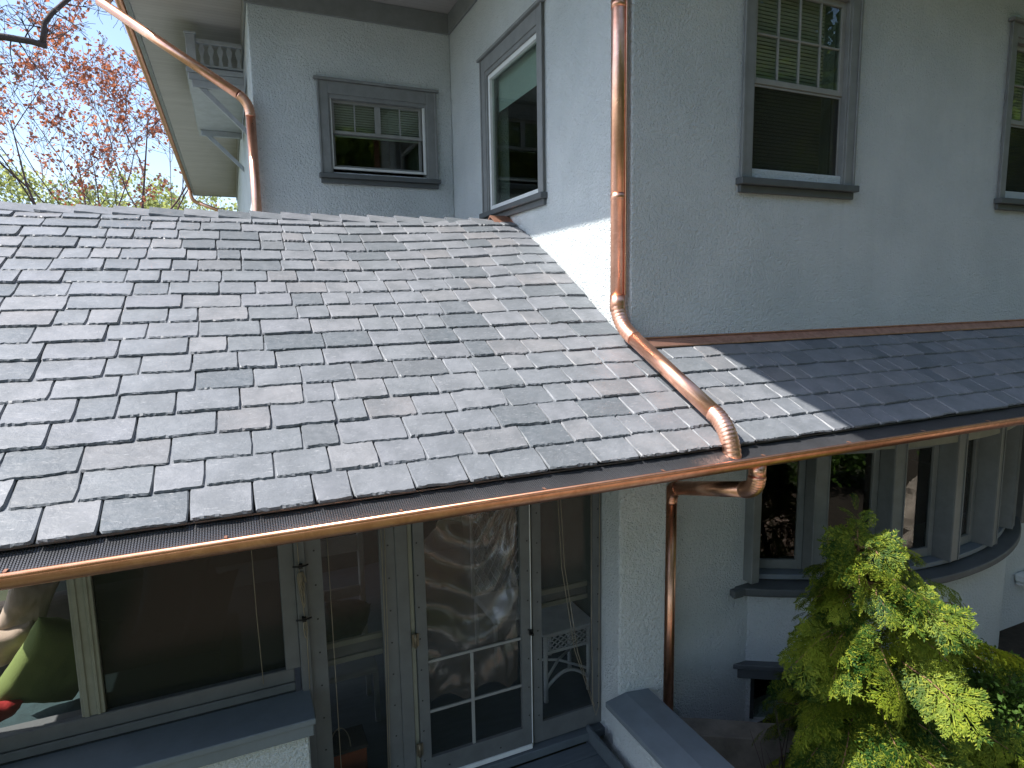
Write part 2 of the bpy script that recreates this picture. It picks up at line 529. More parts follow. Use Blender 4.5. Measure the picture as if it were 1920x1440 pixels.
# eaves: beadboard soffit, fascia, hipped roof
EX, EY = 0.83, 6.7
outline = [(-0.86, EY), (EX, EY), (EX, 2.7), (14.2, 2.7), (14.2, 23.4), (-0.86, 23.4)]
mb = MB().prism(outline, 2, ZS + 0.002, ZS + 0.04)
mk('soffit', mb, 'soffit', house)
mb = MB()
def fas(x0, x1, y0, y1):
    mb.box(x0, x1, y0, y1, ZS - 0.015, ZS + 0.17)
fas(-0.92, -0.862, EY - 0.06, 23.46)
fas(-0.862, EX - 0.06, EY - 0.06, EY - 0.002)
fas(EX - 0.06, EX - 0.002, 2.64, EY - 0.002)
fas(EX - 0.002, 14.26, 2.64, 2.698)
fas(-0.862, 14.26, 23.402, 23.46)
mk('fascia_board', mb, 'trim_up', house, 0.004)
mb = MB()
zz = ZS + 0.175
lo = [(-0.92, EY - 0.06), (EX - 0.06, EY - 0.06), (EX - 0.06, 2.64), (14.26, 2.64), (14.26, 23.46), (-0.92, 23.46)]
hi = [(5.0, 14.0), (5.0, 12.0), (7.5, 9.5), (8.0, 9.5), (8.0, 14.0), (5.0, 16.0)]
vs = [(x, y, zz) for x, y in lo] + [(x, y, zz + 2.6) for x, y in hi]
mb.add(vs, [list(range(6))[::-1], list(range(6, 12))] + [(i, (i + 1) % 6, 6 + (i + 1) % 6, 6 + i) for i in range(6)])
mk('main_roof', mb, 'slate', house)

# ------------------------------------------------------------------ windows
def window(name, plane, at, u0, u1, z0, z1, cw, parts, label=None):
    """plane 'front' faces -Y at y=at, 'side' faces -X at x=at. (u, d, z): d is distance outward. Returns the casing object and a box adder."""
    def bx(mb, ua, ub, da, db, za, zb, mi=0):
        if plane == 'front':
            mb.box(ua, ub, at - db, at - da, za, zb, mi)
        else:
            mb.box(at - db, at - da, ua, ub, za, zb, mi)
    mb = MB()
    h = z1
    bx(mb, u0, u0 + cw, 0.002, 0.03, z0, h)
    bx(mb, u1 - cw, u1, 0.002, 0.03, z0, h)
    bx(mb, u0 + cw, u1 - cw, 0.002, 0.03, h - cw - 0.03, h)
    # inner back-band and outer moulding
    for a, b in ((u0 - 0.014, u0 + 0.012), (u1 - 0.012, u1 + 0.014)):
        bx(mb, a, b, 0.03, 0.042, z0, h)
    bx(mb, u0 + cw - 0.025, u0 + cw + 0.02, -0.12, 0.018, z0, h - cw - 0.03)
    bx(mb, u1 - cw - 0.02, u1 - cw + 0.025, -0.12, 0.018, z0, h - cw - 0.03)
    bx(mb, u0 + cw + 0.02, u1 - cw - 0.02, -0.12, 0.018, h - cw - 0.075, h - cw - 0.028)
    bx(mb, u0 - 0.045, u1 + 0.045, 0.002, 0.062, h + 0.001, h + 0.03)
    w = mk(name, mb, 'trim_up', house, 0.004, label=label)
    mb = MB()
    bx(mb, u0 - 0.035, u1 + 0.035, -0.14, 0.075, z0 - 0.055, z0 - 0.001)
    bx(mb, u0 - 0.015, u1 + 0.015, 0.002, 0.035, z0 - 0.115, z0 - 0.056)
    mk('sill', mb, 'trim_dark', w, 0.005)
    return w, bx
def frame_boxes(bx, mb, u0, u1, z0, z1, t, d0, d1, tb=None):
    tb = tb or t
    bx(mb, u0, u0 + t, d0, d1, z0, z1)
    bx(mb, u1 - t, u1, d0, d1, z0, z1)
    bx(mb, u0 + t, u1 - t, d0, d1, z0, z0 + tb)
    bx(mb, u0 + t, u1 - t, d0, d1, z1 - t, z1)
def pane(bx, w, u0, u1, z0, z1, d, mat='glass', name='pane'):
    mb = MB()
    bx(mb, u0, u1, d, d + 0.004, z0, z1)
    return mk(name, mb, mat, w)
def blind(plane, at, w, u0, u1, z0, z1, d, step=0.029, mat='blind'):
    mb = MB()
    z = z1
    while z > z0:
        a, b = d + 0.005, d - 0.005
        q = [(u0, b, z - 0.009), (u1, b, z - 0.009), (u1, a, z + 0.009), (u0, a, z + 0.009)]
        vs = [((u, at - dd, zz_) if plane == 'front' else (at - dd, u, zz_)) for u, dd, zz_ in q]
        mb.add(vs, [(0, 1, 2, 3)])
        z -= step
    return mk('blind', mb, mat, w, recalc=False)

def double_hung(u0, u1, z0, z1, label):
    w, bx = window('window', 'front', Y1, u0, u1, z0, z1, 0.10, None, label)
    a, b = u0 + 0.12, u1 - 0.12
    zm = z0 + 0.765
    mb = MB()
    frame_boxes(bx, mb, a, b, zm - 0.02, z1 - 0.175, 0.045, -0.055, -0.02)
    for k in (1, 2, 3):
        x = a + 0.045 + (b - a - 0.09) * k / 4
        bx(mb, x - 0.008, x + 0.008, -0.05, -0.024, zm + 0.026, z1 - 0.221)
    zc = (zm + 0.026 + z1 - 0.22) / 2
    for k in range(4):
        x0 = a + 0.045 + (b - a - 0.09) * k / 4 + 0.009
        x1 = a + 0.045 + (b - a - 0.09) * (k + 1) / 4 - 0.009
        bx(mb, x0, x1, -0.05, -0.024, zc - 0.008, zc + 0.008)
    us = mk('upper_sash', mb, 'sash', w, 0.003)
    pane(bx, us, a + 0.04, b - 0.04, zm + 0.02, z1 - 0.216, -0.041)
    mb = MB()
    frame_boxes(bx, mb, a, b, z0 + 0.005, zm + 0.022, 0.045, -0.1, -0.06, 0.06)
    ls = mk('lower_sash', mb, 'trim_up', w, 0.003)
    pane(bx, ls, a + 0.04, b - 0.04, z0 + 0.055, zm - 0.02, -0.085)
    mb = MB()
    frame_boxes(bx, mb, a + 0.001, b - 0.001, z0 + 0.002, zm - 0.022, 0.018, -0.045, -0.03)
    sf = mk('screen_frame', mb, 'sash', w, 0.002)
    pane(bx, sf, a + 0.018, b - 0.018, z0 + 0.02, zm - 0.04, -0.039, 'screen_d', 'insect_screen')
    blind('front', Y1, w, a + 0.02, b - 0.14, z0 + 0.06, z1 - 0.2, -0.112)
    return w
double_hung(3.775, 5.04, 0.935, 2.61, 'dark double hung window with eight small upper panes and lowered blinds, nearer the copper downspout')
double_hung(7.165, 8.43, 0.935, 2.61, 'double hung window cut by the right edge of the view')
# small window on the recessed wall
w, bx = window('window', 'front', Y2, 1.09, 2.52, 1.545, 2.605, 0.115, None, 'wide low window with white storm frame in the shaded recess wall')
mb = MB()
frame_boxes(bx, mb, 1.215, 2.385, 1.605, 2.445, 0.026, -0.03, 0.005)
mk('storm_frame', mb, 'white', w, 0.002)
mb = MB()
frame_boxes(bx, mb, 1.243, 2.357, 2.03, 2.418, 0.035, -0.075, -0.045)
bx(mb, 1.765, 1.835, -0.075, -0.045, 2.066, 2.382)
for x in (1.52, 2.08):
    bx(mb, x - 0.007, x + 0.007, -0.07, -0.05, 2.066, 2.382)
us = mk('upper_sash', mb, 'sash', w, 0.002)
pane(bx, us, 1.27, 2.33, 2.06, 2.39, -0.062)
mb = MB()
frame_boxes(bx, mb, 1.243, 2.357, 1.632, 2.064, 0.035, -0.115, -0.08)
ls = mk('lower_sash', mb, 'trim_up', w, 0.002)
pane(bx, ls, 1.27, 2.33, 1.66, 2.04, -0.1)
blind('front', Y2, w, 1.26, 2.34, 2.0, 2.4, -0.125)
# tall window on the side wall
w, bx = window('window', 'side', XC, 5.385, 6.905, 0.99, 2.64, 0.11, None, 'tall single pane window with half raised pale shade on the side wall')
mb = MB()
frame_boxes(bx, mb, 5.505, 6.785, 1.005, 2.46, 0.05, -0.06, -0.005)
sa = mk('sash', mb, 'white', w, 0.003)
pane(bx, sa, 5.55, 6.74, 1.05, 2.415, -0.04)
mb = MB()
mb.box(XC + 0.125, XC + 0.13, 5.52, 6.77, 2.08, 2.45)
mk('roller_shade', mb, 'shade', w)

# ------------------------------------------------------------------ slate porch roof
XR0, XR1 = -1.9, 11.0
Y0E, DY, NROW = 2.92, 0.1725, 18
def lift(x, y):
    fx = min(max((x - 0.9) / 1.6, 0), 1) ** 1.5
    if x > 2.9: fx = 0
    g = math.sin(math.pi * min(max((y - 4.2) / 2.5, 0), 1))
    return 0.075 * fx * g
def slate(mb, x0, x1, vb, ln, hb, th, ydir=1):
    """one hand-cut slate: v is distance up the slope from the eave row; butt at vb"""
    w = x1 - x0
    nb = max(9, int(w / 0.014))
    ns = 4
    ang = rnd.uniform(-0.012, 0.012)
    ch = rnd.choice((0.002, 0.004, 0.006, 0.016))
    ch2 = rnd.choice((0.002, 0.004, 0.006, 0.016))
    top, bot = [], []
    rough = rnd.uniform(0.007, 0.015)
    ph = rnd.uniform(0, 99)
    def add(u, v, iu, iv):
        bot.append((u, v))
        top.append((u + iu, v + iv))
    for i in range(nb + 1):
        t = i / nb
        u = x0 + w * t
        v = vb + ang * (t - 0.5) * w / 0.3 + noise.noise((u * 9, ph, vb)) * 0.007 + noise.noise((u * 45, ph, vb)) * 0.004
        c = 0
        if i == 0: c = ch
        if i == nb: c = ch2
        j = rough * (0.35 + 1.2 * abs(noise.noise((u * 38, ph + 5, vb * 3)))) * rnd.uniform(0.7, 1.3)
        add(u + (0.004 if i == 0 else -0.004 if i == nb else 0), v + c, 0.006 if i == 0 else -0.006 if i == nb else rnd.uniform(-.002, .002), j)
    for k in range(1, ns + 1):
        t = k / ns
        add(x1 - 0.0005 + noise.noise((x1 * 7, t * 4, ph)) * 0.002 * (1 - t), vb + ch2 + (ln - ch2) * t, -rnd.uniform(0.002, 0.0075), 0)
    for k in range(ns, 0, -1):
        t = k / ns
        add(x0 + 0.0005 + noise.noise((x0 * 7, t * 4, ph + 9)) * 0.002 * (1 - t), vb + ch + (ln - ch) * t, rnd.uniform(0.002, 0.0075), 0)
    cs, sn = math.cos(TH), math.sin(TH)
    def W(u, v, h):
        y = Y0E + v * cs
        z = roof_z(Y0E) + v * sn + lift(u, y) - 0.02
        return (u, y - h * sn, z + h * cs)
    tilt = rnd.uniform(-0.002, 0.003)
    def hh(v, extra):
        return hb * (1 - (v - vb) / ln) + extra
    k = len(top)
    o = len(mb.v)
    for (u, v) in top:
        mb.v.append(W(u, v, hh(v, th) + tilt * (u - x0) / w))
    for i, (u, v) in enumerate(bot):
        mb.v.append(W(u, v, hh(v, th * rnd.uniform(0.15, 0.75) if i <= nb else th * 0.55)))
    for (u, v) in bot:
        mb.v.append(W(u, v + (0.003), hh(v, 0)))
    mb.face([o + i for i in range(k)])
    for i in range(k):
        j = (i + 1) % k
        mb.face((o + i, o + k + i, o + k + j, o + j))
        mb.face((o + k + i, o + 2 * k + i, o + 2 * k + j, o + k + j))
mb = MB()
EXPO = DY / math.cos(TH)
for k in range(NROW + 1):
    yb = Y0E + DY * k
    xr = XR1 if yb < 3.92 else XC - 0.006
    x = XR0 + rnd.uniform(-0.15, 0.0)
    vb = k * EXPO
    ln = 0.33 if k < NROW - 1 else 0.245
    if k == NROW: ln = 0.2
    if yb < 4 and yb > 3.7: ln = 0.3
    while x < xr - 0.02:
        w = rnd.choice((0.17, 0.18, 0.21, 0.24, 0.26, 0.28, 0.30, 0.31, 0.33, 0.36))
        x1 = min(x + w, xr)
        if xr - x1 < 0.07:
            x1 = xr
        slate(mb, x, x1 - rnd.uniform(0.0015, 0.005), (vb if k else -0.008) + rnd.uniform(-0.004, 0.004), ln, 0.021, rnd.uniform(0.014, 0.021))
        x = x1
roof = mk('slate_roof', mb, 'slate', house, recalc=True)
# ridge slates
mb = MB()
x = XC - 0.16
first = True
while x > XR0:
    w = 0.262
    y_r, z_r = 6.252, roof_z(6.252)
    for sgn in (1, -1):
        pts = []
        hb = 0.044
        cs, sn = math.cos(TH), math.sin(TH)
        def P(u, v, h):
            return (u, y_r - sgn * v * cs, z_r + lift(u, y_r) * 0.4 - v * sn + h)
        L, Rr = x - w - 0.03, x + 0.05
        n = 8
        bl = [(L + (Rr - L) * i / n, 0.155 + rnd.uniform(-0.006, 0.006)) for i in range(n + 1)]
        def hof(u):
            return 0.0 + 0.028 * (Rr - u) / (Rr - L)
        o = len(mb.v)
        tp = [(L, 0.0)] + bl + [(Rr, 0.0)]
        for (u, v) in tp:
            mb.v.append(P(u + rnd.uniform(-.004, .004), v, hof(u) + 0.004))
        for (u, v) in tp:
            mb.v.append(P(u, v + (0.004 if v > 0 else 0), hof(u) - 0.012))
        q = len(tp)
        mb.face([o + i for i in range(q)])
        mb.face([o + q + i for i in range(q)][::-1])
        for i in range(q):
            j = (i + 1) % q
            mb.face((o + i, o + q + i, o + q + j, o + j))
    x -= w
mk('ridge_slates', mb, 'slate', roof)
# roof deck, back slope
mb = MB()
zb = roof_z(6.248)
def deck(x0, x1, y0, y1):
    z0, z1 = roof_z(y0) - 0.034, roof_z(y1) - 0.034
    mb.prism([(y0, z0), (y1, z1), (y1, z1 - 0.1), (y0, z0 - 0.1)], 0, x0, x1)
deck(XR0 + 0.02, XC - 0.002, 2.95, 6.248)
deck(XC + 0.001, XR1, 2.95, 3.998)
mk('roof_deck', mb, 'under', house)
mb = MB()
mb.prism([(6.25, zb - 0.03), (6.25, zb), (Y2 + 0.9, zb - SLOPE * (Y2 + 0.9 - 6.25)), (Y2 + 0.9, zb - SLOPE * (Y2 + 0.9 - 6.25) - 0.1)], 0, XR0 + 0.02, XL - 0.002)
mb.prism([(6.25, zb - 0.03), (6.25, zb), (Y2 - 0.002, zb - SLOPE * (Y2 - 6.252)), (Y2 - 0.002, zb - SLOPE * (Y2 - 6.252) - 0.1)], 0, XL, XC - 0.002)
mk('back_slope', mb, 'slate', house)
# copper flashing
mb = MB()
for x0, x1 in ((XC + 0.01, 5.47), (5.472, 8.2), (8.202, 11)):
    z0, z1 = roof_z(3.91) + 0.03, roof_z(3.995) + 0.04
    mb.prism([(3.91, z0), (3.998, z1), (3.998, z1 - 0.012), (3.91, z0 - 0.012)], 0, x0, x1)
    mb.box(x0, x1, 3.989, 3.9985, z1, z1 + 0.012)
mk('flashing', mb, 'copper_dull', house, 0.002)
mb = MB()
mb.prism([(6.08, roof_z(6.08) + 0.055), (6.25, roof_z(6.25) + 0.075), (6.42, roof_z(6.08) + 0.055), (6.25, roof_z(6.25) + 0.06)], 0, XC - 0.22, XC - 0.002)
mk('ridge_flashing', mb, 'copper_dull', house)
# ------------------------------------------------------------------ porch gutter
GY, GZC, GR = 2.868, -0.985, 0.075
gut = MB()
prof = []
for i in range(15):
    a = math.pi * i / 14
    prof.append((GY - GR * math.cos(a), GZC - GR * math.sin(a)))
inner = [(y + (GY - y) * 0.035, z + (GZC - z) * 0.035) for y, z in prof][::-1]
gut.prism(prof + inner, 0, XR0 - 0.05, XR1)
for i in range(len(gut.sm)):
    gut.sm[i] = len(gut.f[i]) == 4
gut.tube([(XR0 - 0.05, GY - GR - 0.004, GZC + 0.004), (4, GY - GR - 0.004, GZC + 0.004), (XR1, GY - GR - 0.004, GZC + 0.004)], 0.0105, 12)
gutter = mk('gutter', gut, 'copper_gutter', house)
B('fascia_board', [(XR0 + 0.02, XR1, 2.951, 2.975, -1.03, -0.93)], 'trim', house)
mb = MB()
# ribbed guard: back flange, mesh field with ribs running front to back, front lip
ya, yb_, za, zb_ = GY - GR + 0.006, 2.955, GZC + 0.008, GZC + 0.062
zat = lambda y: za + (zb_ - za) * (y - ya) / (yb_ - ya)
mb.box(XR0, XR1, yb_ - 0.028, yb_ + 0.03, zat(yb_) - 0.006, zat(yb_) + 0.002)
mb.prism([(ya, za - 0.002), (yb_, zb_ - 0.006), (yb_, zb_ - 0.009), (ya, za - 0.006)], 0, XR0, XR1)
x = XR0
while x < 9.0:
    w_ = 0.0058
    mb.prism([(ya, za), (yb_ - 0.03, zat(yb_ - 0.03)), (yb_ - 0.03, zat(yb_ - 0.03) - 0.005), (ya, za - 0.005)], 0, x, x + w_)
    x += 0.0108
for k in range(1, 12):
    y = ya + (yb_ - 0.03 - ya) * k / 12
    mb.box(XR0, XR1, y - 0.0012, y + 0.0012, zat(y) - 0.003, zat(y) + 0.0008)
mk('gutter_guard', mb, 'guard', gutter, recalc=False)
x = XR0 + 0.3
while x < 9:
    mk('gutter_strap', MB().box(x, x + 0.012, GY - GR - 0.002, 2.82, GZC + 0.016, GZC + 0.019), 'copper_dull', gutter)
    x += 0.75

# ------------------------------------------------------------------ copper downspouts
def downspout(label, pipes, elbows, r, straps=()):
    """pipes: list of point lists; elbows: list of (p0, p1, p2) bends with crimp rings"""
    mb = MB()
    for p in pipes:
        mb.tube(p, r, 20)
    d = mk('downspout', mb, 'copper', house, label=label)
    for (p0, p1, p2, nr) in elbows:
        eb = MB()
        path = arc_pts(p0, p1, p2, nr * 6)
        rs = []
        for i in range(len(path)):
            c = (1.0, -0.2, -0.6)[i % 3]
            edge = min(i, len(path) - 1 - i)
            rs.append(r + 0.002 + (0.0022 * c if edge > 2 else 0.001))
        eb.tube(path, rs, 20)
        mk('elbow', eb, 'copper', d)
    for (x0, x1, y0, y1, z0, z1) in straps:
        mk('strap', MB().box(x0, x1, y0, y1, z0, z1), 'copper', d, 0.002)
    return d
rr = 0.054
# upper: down the side wall corner, along the roof, into the gutter guard
ux, uy = 2.672, 4.06
a_top, a_low = (ux, uy, 3.4), (ux, uy, -0.06)
r1 = (2.69, 3.86, roof_z(3.86) + 0.125)
r2 = (2.715, 3.04, roof_z(3.04) + 0.125)
dn = downspout('tall copper downspout at the wall corner that turns down the slate roof', [[a_top, a_low], [r1, r2]], [
    ((ux, uy, -0.05), (ux + 0.002, uy - 0.02, roof_z(4.0) + 0.14), r1, 5),
    (r2, (2.72, 2.89, roof_z(2.9) + 0.125), (2.72, 2.868, -0.985), 7)], rr,
    [(ux - 0.058, ux + 0.076, uy - 0.012, uy + 0.012, 3.0, 3.03)])
mk('sleeve', MB().tube([(ux, uy, -0.1), (ux, uy, 0.02)], rr + 0.004, 20), 'copper', dn)
for z_ in (2.05, 0.72):
    mk('sleeve', MB().tube([(ux, uy, z_), (ux, uy, z_ + 0.05)], rr + 0.0025, 20), 'copper', dn)
mk('seam', MB().box(ux + 0.03, ux + 0.043, uy - 0.054, uy - 0.044, 0.02, 3.3), 'copper', dn, 0.002)
# lower: out of the gutter, back to the wall and down
lx, ly = 3.04, 3.86
downspout('copper downspout that drops from the gutter and runs down beside the white pillar', [
    [(2.925, 2.868, -1.04), (2.925, 2.868, -1.13)], [(2.936, 2.96, -1.232), (3.03, 3.76, -1.455)], [(lx, ly, -1.59), (lx, ly, -3.9)]], [
    ((2.925, 2.868, -1.12), (2.925, 2.868, -1.21), (2.937, 2.985, -1.24), 6),
    ((3.03, 3.75, -1.452), (lx, ly, -1.48), (lx, ly, -1.60), 5)], rr * 0.97,
    [(lx - 0.02, lx + 0.02, ly + 0.05, 3.998, -1.72, -1.695), (lx - 0.02, lx + 0.02, ly + 0.05, 3.998, -2.8, -2.775)])
# far left: from the eave to the wing corner
p0, p1 = Vector((-1.13, 8.76, 3.41)), Vector((0.23, 7.955, 2.325))
downspout('copper downspout slanting from the high eave to the corner of the far wing', [[p0, p1], [(0.335, 7.945, 2.12), (0.335, 7.945, -0.3)]], [
    ((-1.0, 8.755, 3.62), (-1.02, 8.745, 3.41), tuple(p0), 5),
    (tuple(p1), (0.335, 7.945, 2.25), (0.335, 7.945, 2.1), 5)], 0.052)
downspout('small far copper downspout at the end of the eave', [[(-0.74, 22.7, 3.22), (0.6, 22.95, 2.75)]], [
    ((-0.97, 22.7, 3.6), (-0.97, 22.7, 3.25), (-0.74, 22.7, 3.22), 5)], 0.055)
mb = MB()
prof = [(-0.985 - 0.055 * math.cos(math.pi * i / 10), 3.665 - 0.06 * math.sin(math.pi * i / 10)) for i in range(11)]
mb.prism(prof + [(-0.93, 3.672), (-1.04, 3.672)], 1, EY - 0.06, 23.4)
mk('eave_gutter', mb, 'copper_gutter', house)

# ------------------------------------------------------------------ balcony on the far side wall
bal = MB()
bal.box(-0.33, XL - 0.03, 9.3, 12.3, 2.94, 3.0)
bal.box(-0.31, XL - 0.03, 9.32, 12.28, 2.85, 2.938)
balc = mk('balcony', bal, 'trim_light', house, 0.005, label='small pale balcony with turned balusters under the deep eave')
M['balc'] = m_paint('balcony_paint', (0.34, 0.37, 0.40), 0.5)
for o_ in (balc,):
    o_.data.materials[0] = M['balc']
for yy in (9.36, 12.2):
    mk('post', MB().box(-0.31, -0.20, yy - 0.05, yy + 0.06, 3.0, 3.40).box(-0.325, -0.185, yy - 0.065, yy + 0.075, 3.401, 3.425), 'balc', balc, 0.004)
    mk('rail', MB().box(-0.198, XL - 0.03, yy - 0.03, yy + 0.035, 3.31, 3.36).box(-0.198, XL - 0.03, yy - 0.02, yy + 0.025, 3.03, 3.06), 'balc', balc, 0.004)
mk('rail', MB().box(-0.29, -0.225, 9.43, 12.14, 3.31, 3.36), 'balc', balc, 0.004)
half = [(0.025, 0.0), (0.02, 0.05), (0.013, 0.09), (0.03, 0.155), (0.036, 0.185), (0.028, 0.205), (0.015, 0.23), (0.024, 0.25)]
bp = [(u, z) for u, z in half] + [(-u, z) for u, z in half[::-1]]
for i in range(5):
    xx = -0.135 + i * 0.108
    mk('baluster', MB().prism([(xx + u, 3.0605 + z * 0.995) for u, z in bp], 1, 9.35, 9.372), 'balc', balc)
for yy in (9.34, 11.85):
    mbk = MB().box(-0.27, XL - 0.03, yy - 0.03, yy + 0.05, 2.76, 2.848)
    mbk.prism([(-0.20, 2.757), (-0.11, 2.757), (XL - 0.032, 2.30), (XL - 0.032, 2.22)], 1, yy - 0.02, yy + 0.04)
    mk('bracket', mbk, 'balc', balc, 0.003)

# ------------------------------------------------------------------ sunporch walls
FL = -3.42
# porch floor and interior shell
B('porch_floor', [(-1.8, XC - 0.002, 4.02, Y2 - 0.002, FL - 0.1, FL)], 'deck', house, 0)
B('porch_ceiling', [(-1.8, XC - 0.003, 4.15, Y2 - 0.03, -0.86, -0.83)], 'soffit', house, 0)
mb = MB()
wall(mb, 0, -1.88, -1.8, 4.0, 8.9, GZ - 0.2, -0.55, [(4.12, 5.5, -2.45, -1.12), (5.6, 7.0, -2.45, -1.12), (7.1, 8.8, -2.45, -1.12)])
wall(mb, 1, 8.82, 8.9, -1.8, XL, GZ - 0.2, -0.3, [])
mb.prism([(4.02, -0.549), (4.02, roof_z(4.02) - 0.14), (6.25, roof_z(6.25) - 0.14), (8.88, roof_z(6.25) - 0.14 - SLOPE * 2.63), (8.88, -0.549)], 0, -1.875, -1.805)
mk('porch_end_wall', mb, 'stucco', house)
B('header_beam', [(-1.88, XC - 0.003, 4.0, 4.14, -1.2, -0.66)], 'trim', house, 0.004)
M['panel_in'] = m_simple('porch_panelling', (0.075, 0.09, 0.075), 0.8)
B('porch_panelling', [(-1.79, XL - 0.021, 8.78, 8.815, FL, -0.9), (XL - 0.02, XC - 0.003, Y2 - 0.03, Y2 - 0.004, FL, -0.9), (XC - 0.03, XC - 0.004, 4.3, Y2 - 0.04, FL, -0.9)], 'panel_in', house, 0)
B('pillar', [(-2.15, -1.89, 3.55, 4.05, GZ - 0.1, -0.75)], 'stucco', house, 0.015, seg=2)  # unseen corner pillar, added to keep sun off the knee wall cap
mbg = MB().prism([(2.98, -1.03), (2.98, roof_z(2.98) - 0.115), (4.1, roof_z(4.1) - 0.115), (4.1, -1.2), (3.6, -1.2)], 0, XR0 + 0.03, XR0 + 0.06)
mk('gable_sun_block', mbg, 'trim', house)  # unseen board under the rake, added to block a sun patch on the cap
# knee wall with cap
B('knee_wall', [(-1.88, 0.245, 3.72, 3.98, GZ - 0.1, -2.60)], 'stucco', house, 0.01)
B('knee_wall_cap', [(-1.9, 0.285, 3.655, 3.985, -2.505, -2.465), (-1.9, 0.272, 3.67, 3.985, -2.585, -2.506)], 'cap', house, 0.005)
B('sill_board', [(-1.88, 0.20, 3.985, 4.1, -2.46, -2.405), (-1.88, 0.20, 3.99, 4.1, -2.40, -2.31)], 'trim', house, 0.006)
B('panel_base', [(-1.88, 0.20, 4.0, 4.1, GZ, -2.47)], 'trim', house, 0)
def nails(mb, pts, y):
    for (x, z) in pts:
        k = 8
        vs = [(x + 0.0065 * math.cos(2 * math.pi * i / k), yy, z + 0.0065 * math.sin(2 * math.pi * i / k)) for yy in (y, y - 0.0025) for i in range(k)]
        mb.add(vs, [list(range(k)), list(range(k, 2 * k))] + [(i, (i + 1) % k, k + (i + 1) % k, k + i) for i in range(k)], 1)
zn = [-1.55 - 0.23 * i for i in range(8)]
def screen_panel(x0, x1, z0, st, label=None, y=3.985):
    mb = MB()
    mb.box(x0, x0 + st, y, y + 0.045, z0, -1.2)
    mb.box(x1 - st, x1, y, y + 0.045, z0, -1.2)
    mb.box(x0 + st, x1 - st, y, y + 0.045, z0, z0 + 0.16)
    nails(mb, [(x0 + st * 0.55, z) for z in zn if z > z0] + [(x1 - st * 0.45, z - 0.05) for z in zn if z - 0.05 > z0], y)
    p = mk('screen_panel', mb, ['trim', 'nail'], house, 0.003, label=label)
    mk('screen_mesh', MB().box(x0 + st, x1 - st, y + 0.02, y + 0.0215, z0 + 0.16, -1.2), 'screen', p)
    return p
# left wide opening, mullion coloured pale to imitate bounced sunlight
sp = mk('screen_panel', MB().box(-1.88, -1.75, 3.985, 4.1, -2.31, -1.2).box(0.15, 0.24, 3.985, 4.1, -2.31, -1.2).box(-1.751, 0.151, 3.985, 4.1, -1.26, -1.2), 'trim', house, 0.004, label='wide screened opening above the stucco knee wall')
mk('mullion', MB().box(-0.945, -0.83, 4.0, 4.08, -2.31, -1.2).box(-0.93, -0.905, 3.992, 4.0, -2.31, -1.2).box(-0.87, -0.85, 3.992, 4.0, -2.31, -1.2), 'trim_light', sp, 0.003, label='post dividing the wide screen, coloured pale for bounced sun')
mk('screen_mesh', MB().box(-1.75, -0.946, 4.03, 4.0315, -2.31, -1.26), 'screen', sp)
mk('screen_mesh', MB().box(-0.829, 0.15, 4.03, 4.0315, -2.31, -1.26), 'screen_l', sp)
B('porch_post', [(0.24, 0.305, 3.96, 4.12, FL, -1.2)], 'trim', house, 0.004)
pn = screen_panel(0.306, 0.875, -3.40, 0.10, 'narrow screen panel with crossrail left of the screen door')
for (za_, zb2) in ((-2.30, -2.262), (-2.42, -2.38)):
    mk('crossrail', MB().box(0.30, 0.90, 4.10, 4.13, za_, zb2), 'trim_light', pn, 0.003)
mk('crossrail', MB().box(0.30, 0.90, 4.115, 4.13, -2.379, -2.301), 'trim', pn, 0.0)
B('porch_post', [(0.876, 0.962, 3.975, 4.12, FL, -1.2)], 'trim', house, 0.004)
B('door_jamb', [(0.963, 0.995, 3.99, 4.1, FL, -1.2), (1.865, 1.885, 3.99, 4.1, FL, -1.2)], 'trim_light', house, 0.003)
# screen door
mb = MB()
dy0, dy1 = 3.965, 4.0
mb.box(0.998, 1.072, dy0, dy1, -3.36, -1.35)
mb.box(1.785, 1.86, dy0, dy1, -3.36, -1.35)
mb.box(1.072, 1.785, dy0, dy1, -3.36, -3.215)
mb.box(1.072, 1.785, dy0, dy1, -1.45, -1.35)
nails(mb, [(1.02, z - 0.06) for z in zn] + [(1.84, z + 0.04) for z in zn[1:]] + [(1.2, -3.31), (1.6, -3.31)], dy0)
door = mk('screen_door', mb, ['trim', 'nail'], house, 0.003, label='grey screen door with pale muntins and draped plastic behind')
mk('muntin', MB().box(1.073, 1.784, 3.975, 3.99, -2.503, -2.483), 'sash', door, 0.002)
mk('muntin', MB().box(1.073, 1.784, 3.975, 3.99, -2.88, -2.86), 'sash', door, 0.002)
mk('muntin', MB().box(1.385, 1.408, 3.972, 3.988, -3.214, -2.504), 'sash', door, 0.002)
mk('screen_mesh', MB().box(1.073, 1.784, 3.9915, 3.993, -3.214, -1.451), 'screen', door)
mk('door_sweep', MB().box(0.998, 1.86, 3.955, 3.998, -3.395, -3.361), 'white', door, 0.002)
mk('door_edge', MB().box(1.8605, 1.866, 3.962, 3.998, -3.36, -1.35), 'white', door)
for z in (-2.30, -3.12):
    mk('hinge', MB().tube([(0.985, 3.955, z - 0.05), (0.985, 3.955, z + 0.05)], 0.011, 10).box(0.965, 1.01, 3.958, 3.966, z - 0.045, z + 0.045), 'brass', door)
mk('latch', MB().box(1.845, 1.875, 3.945, 3.966, -2.47, -2.43).tube([(1.855, 3.95, -2.45), (1.855, 3.915, -2.45)], 0.012, 10), 'nail', door, 0.002)
pn = screen_panel(1.888, 2.487, -3.385, 0.075, 'screen panel with crossrail between the screen door and the white pillar')
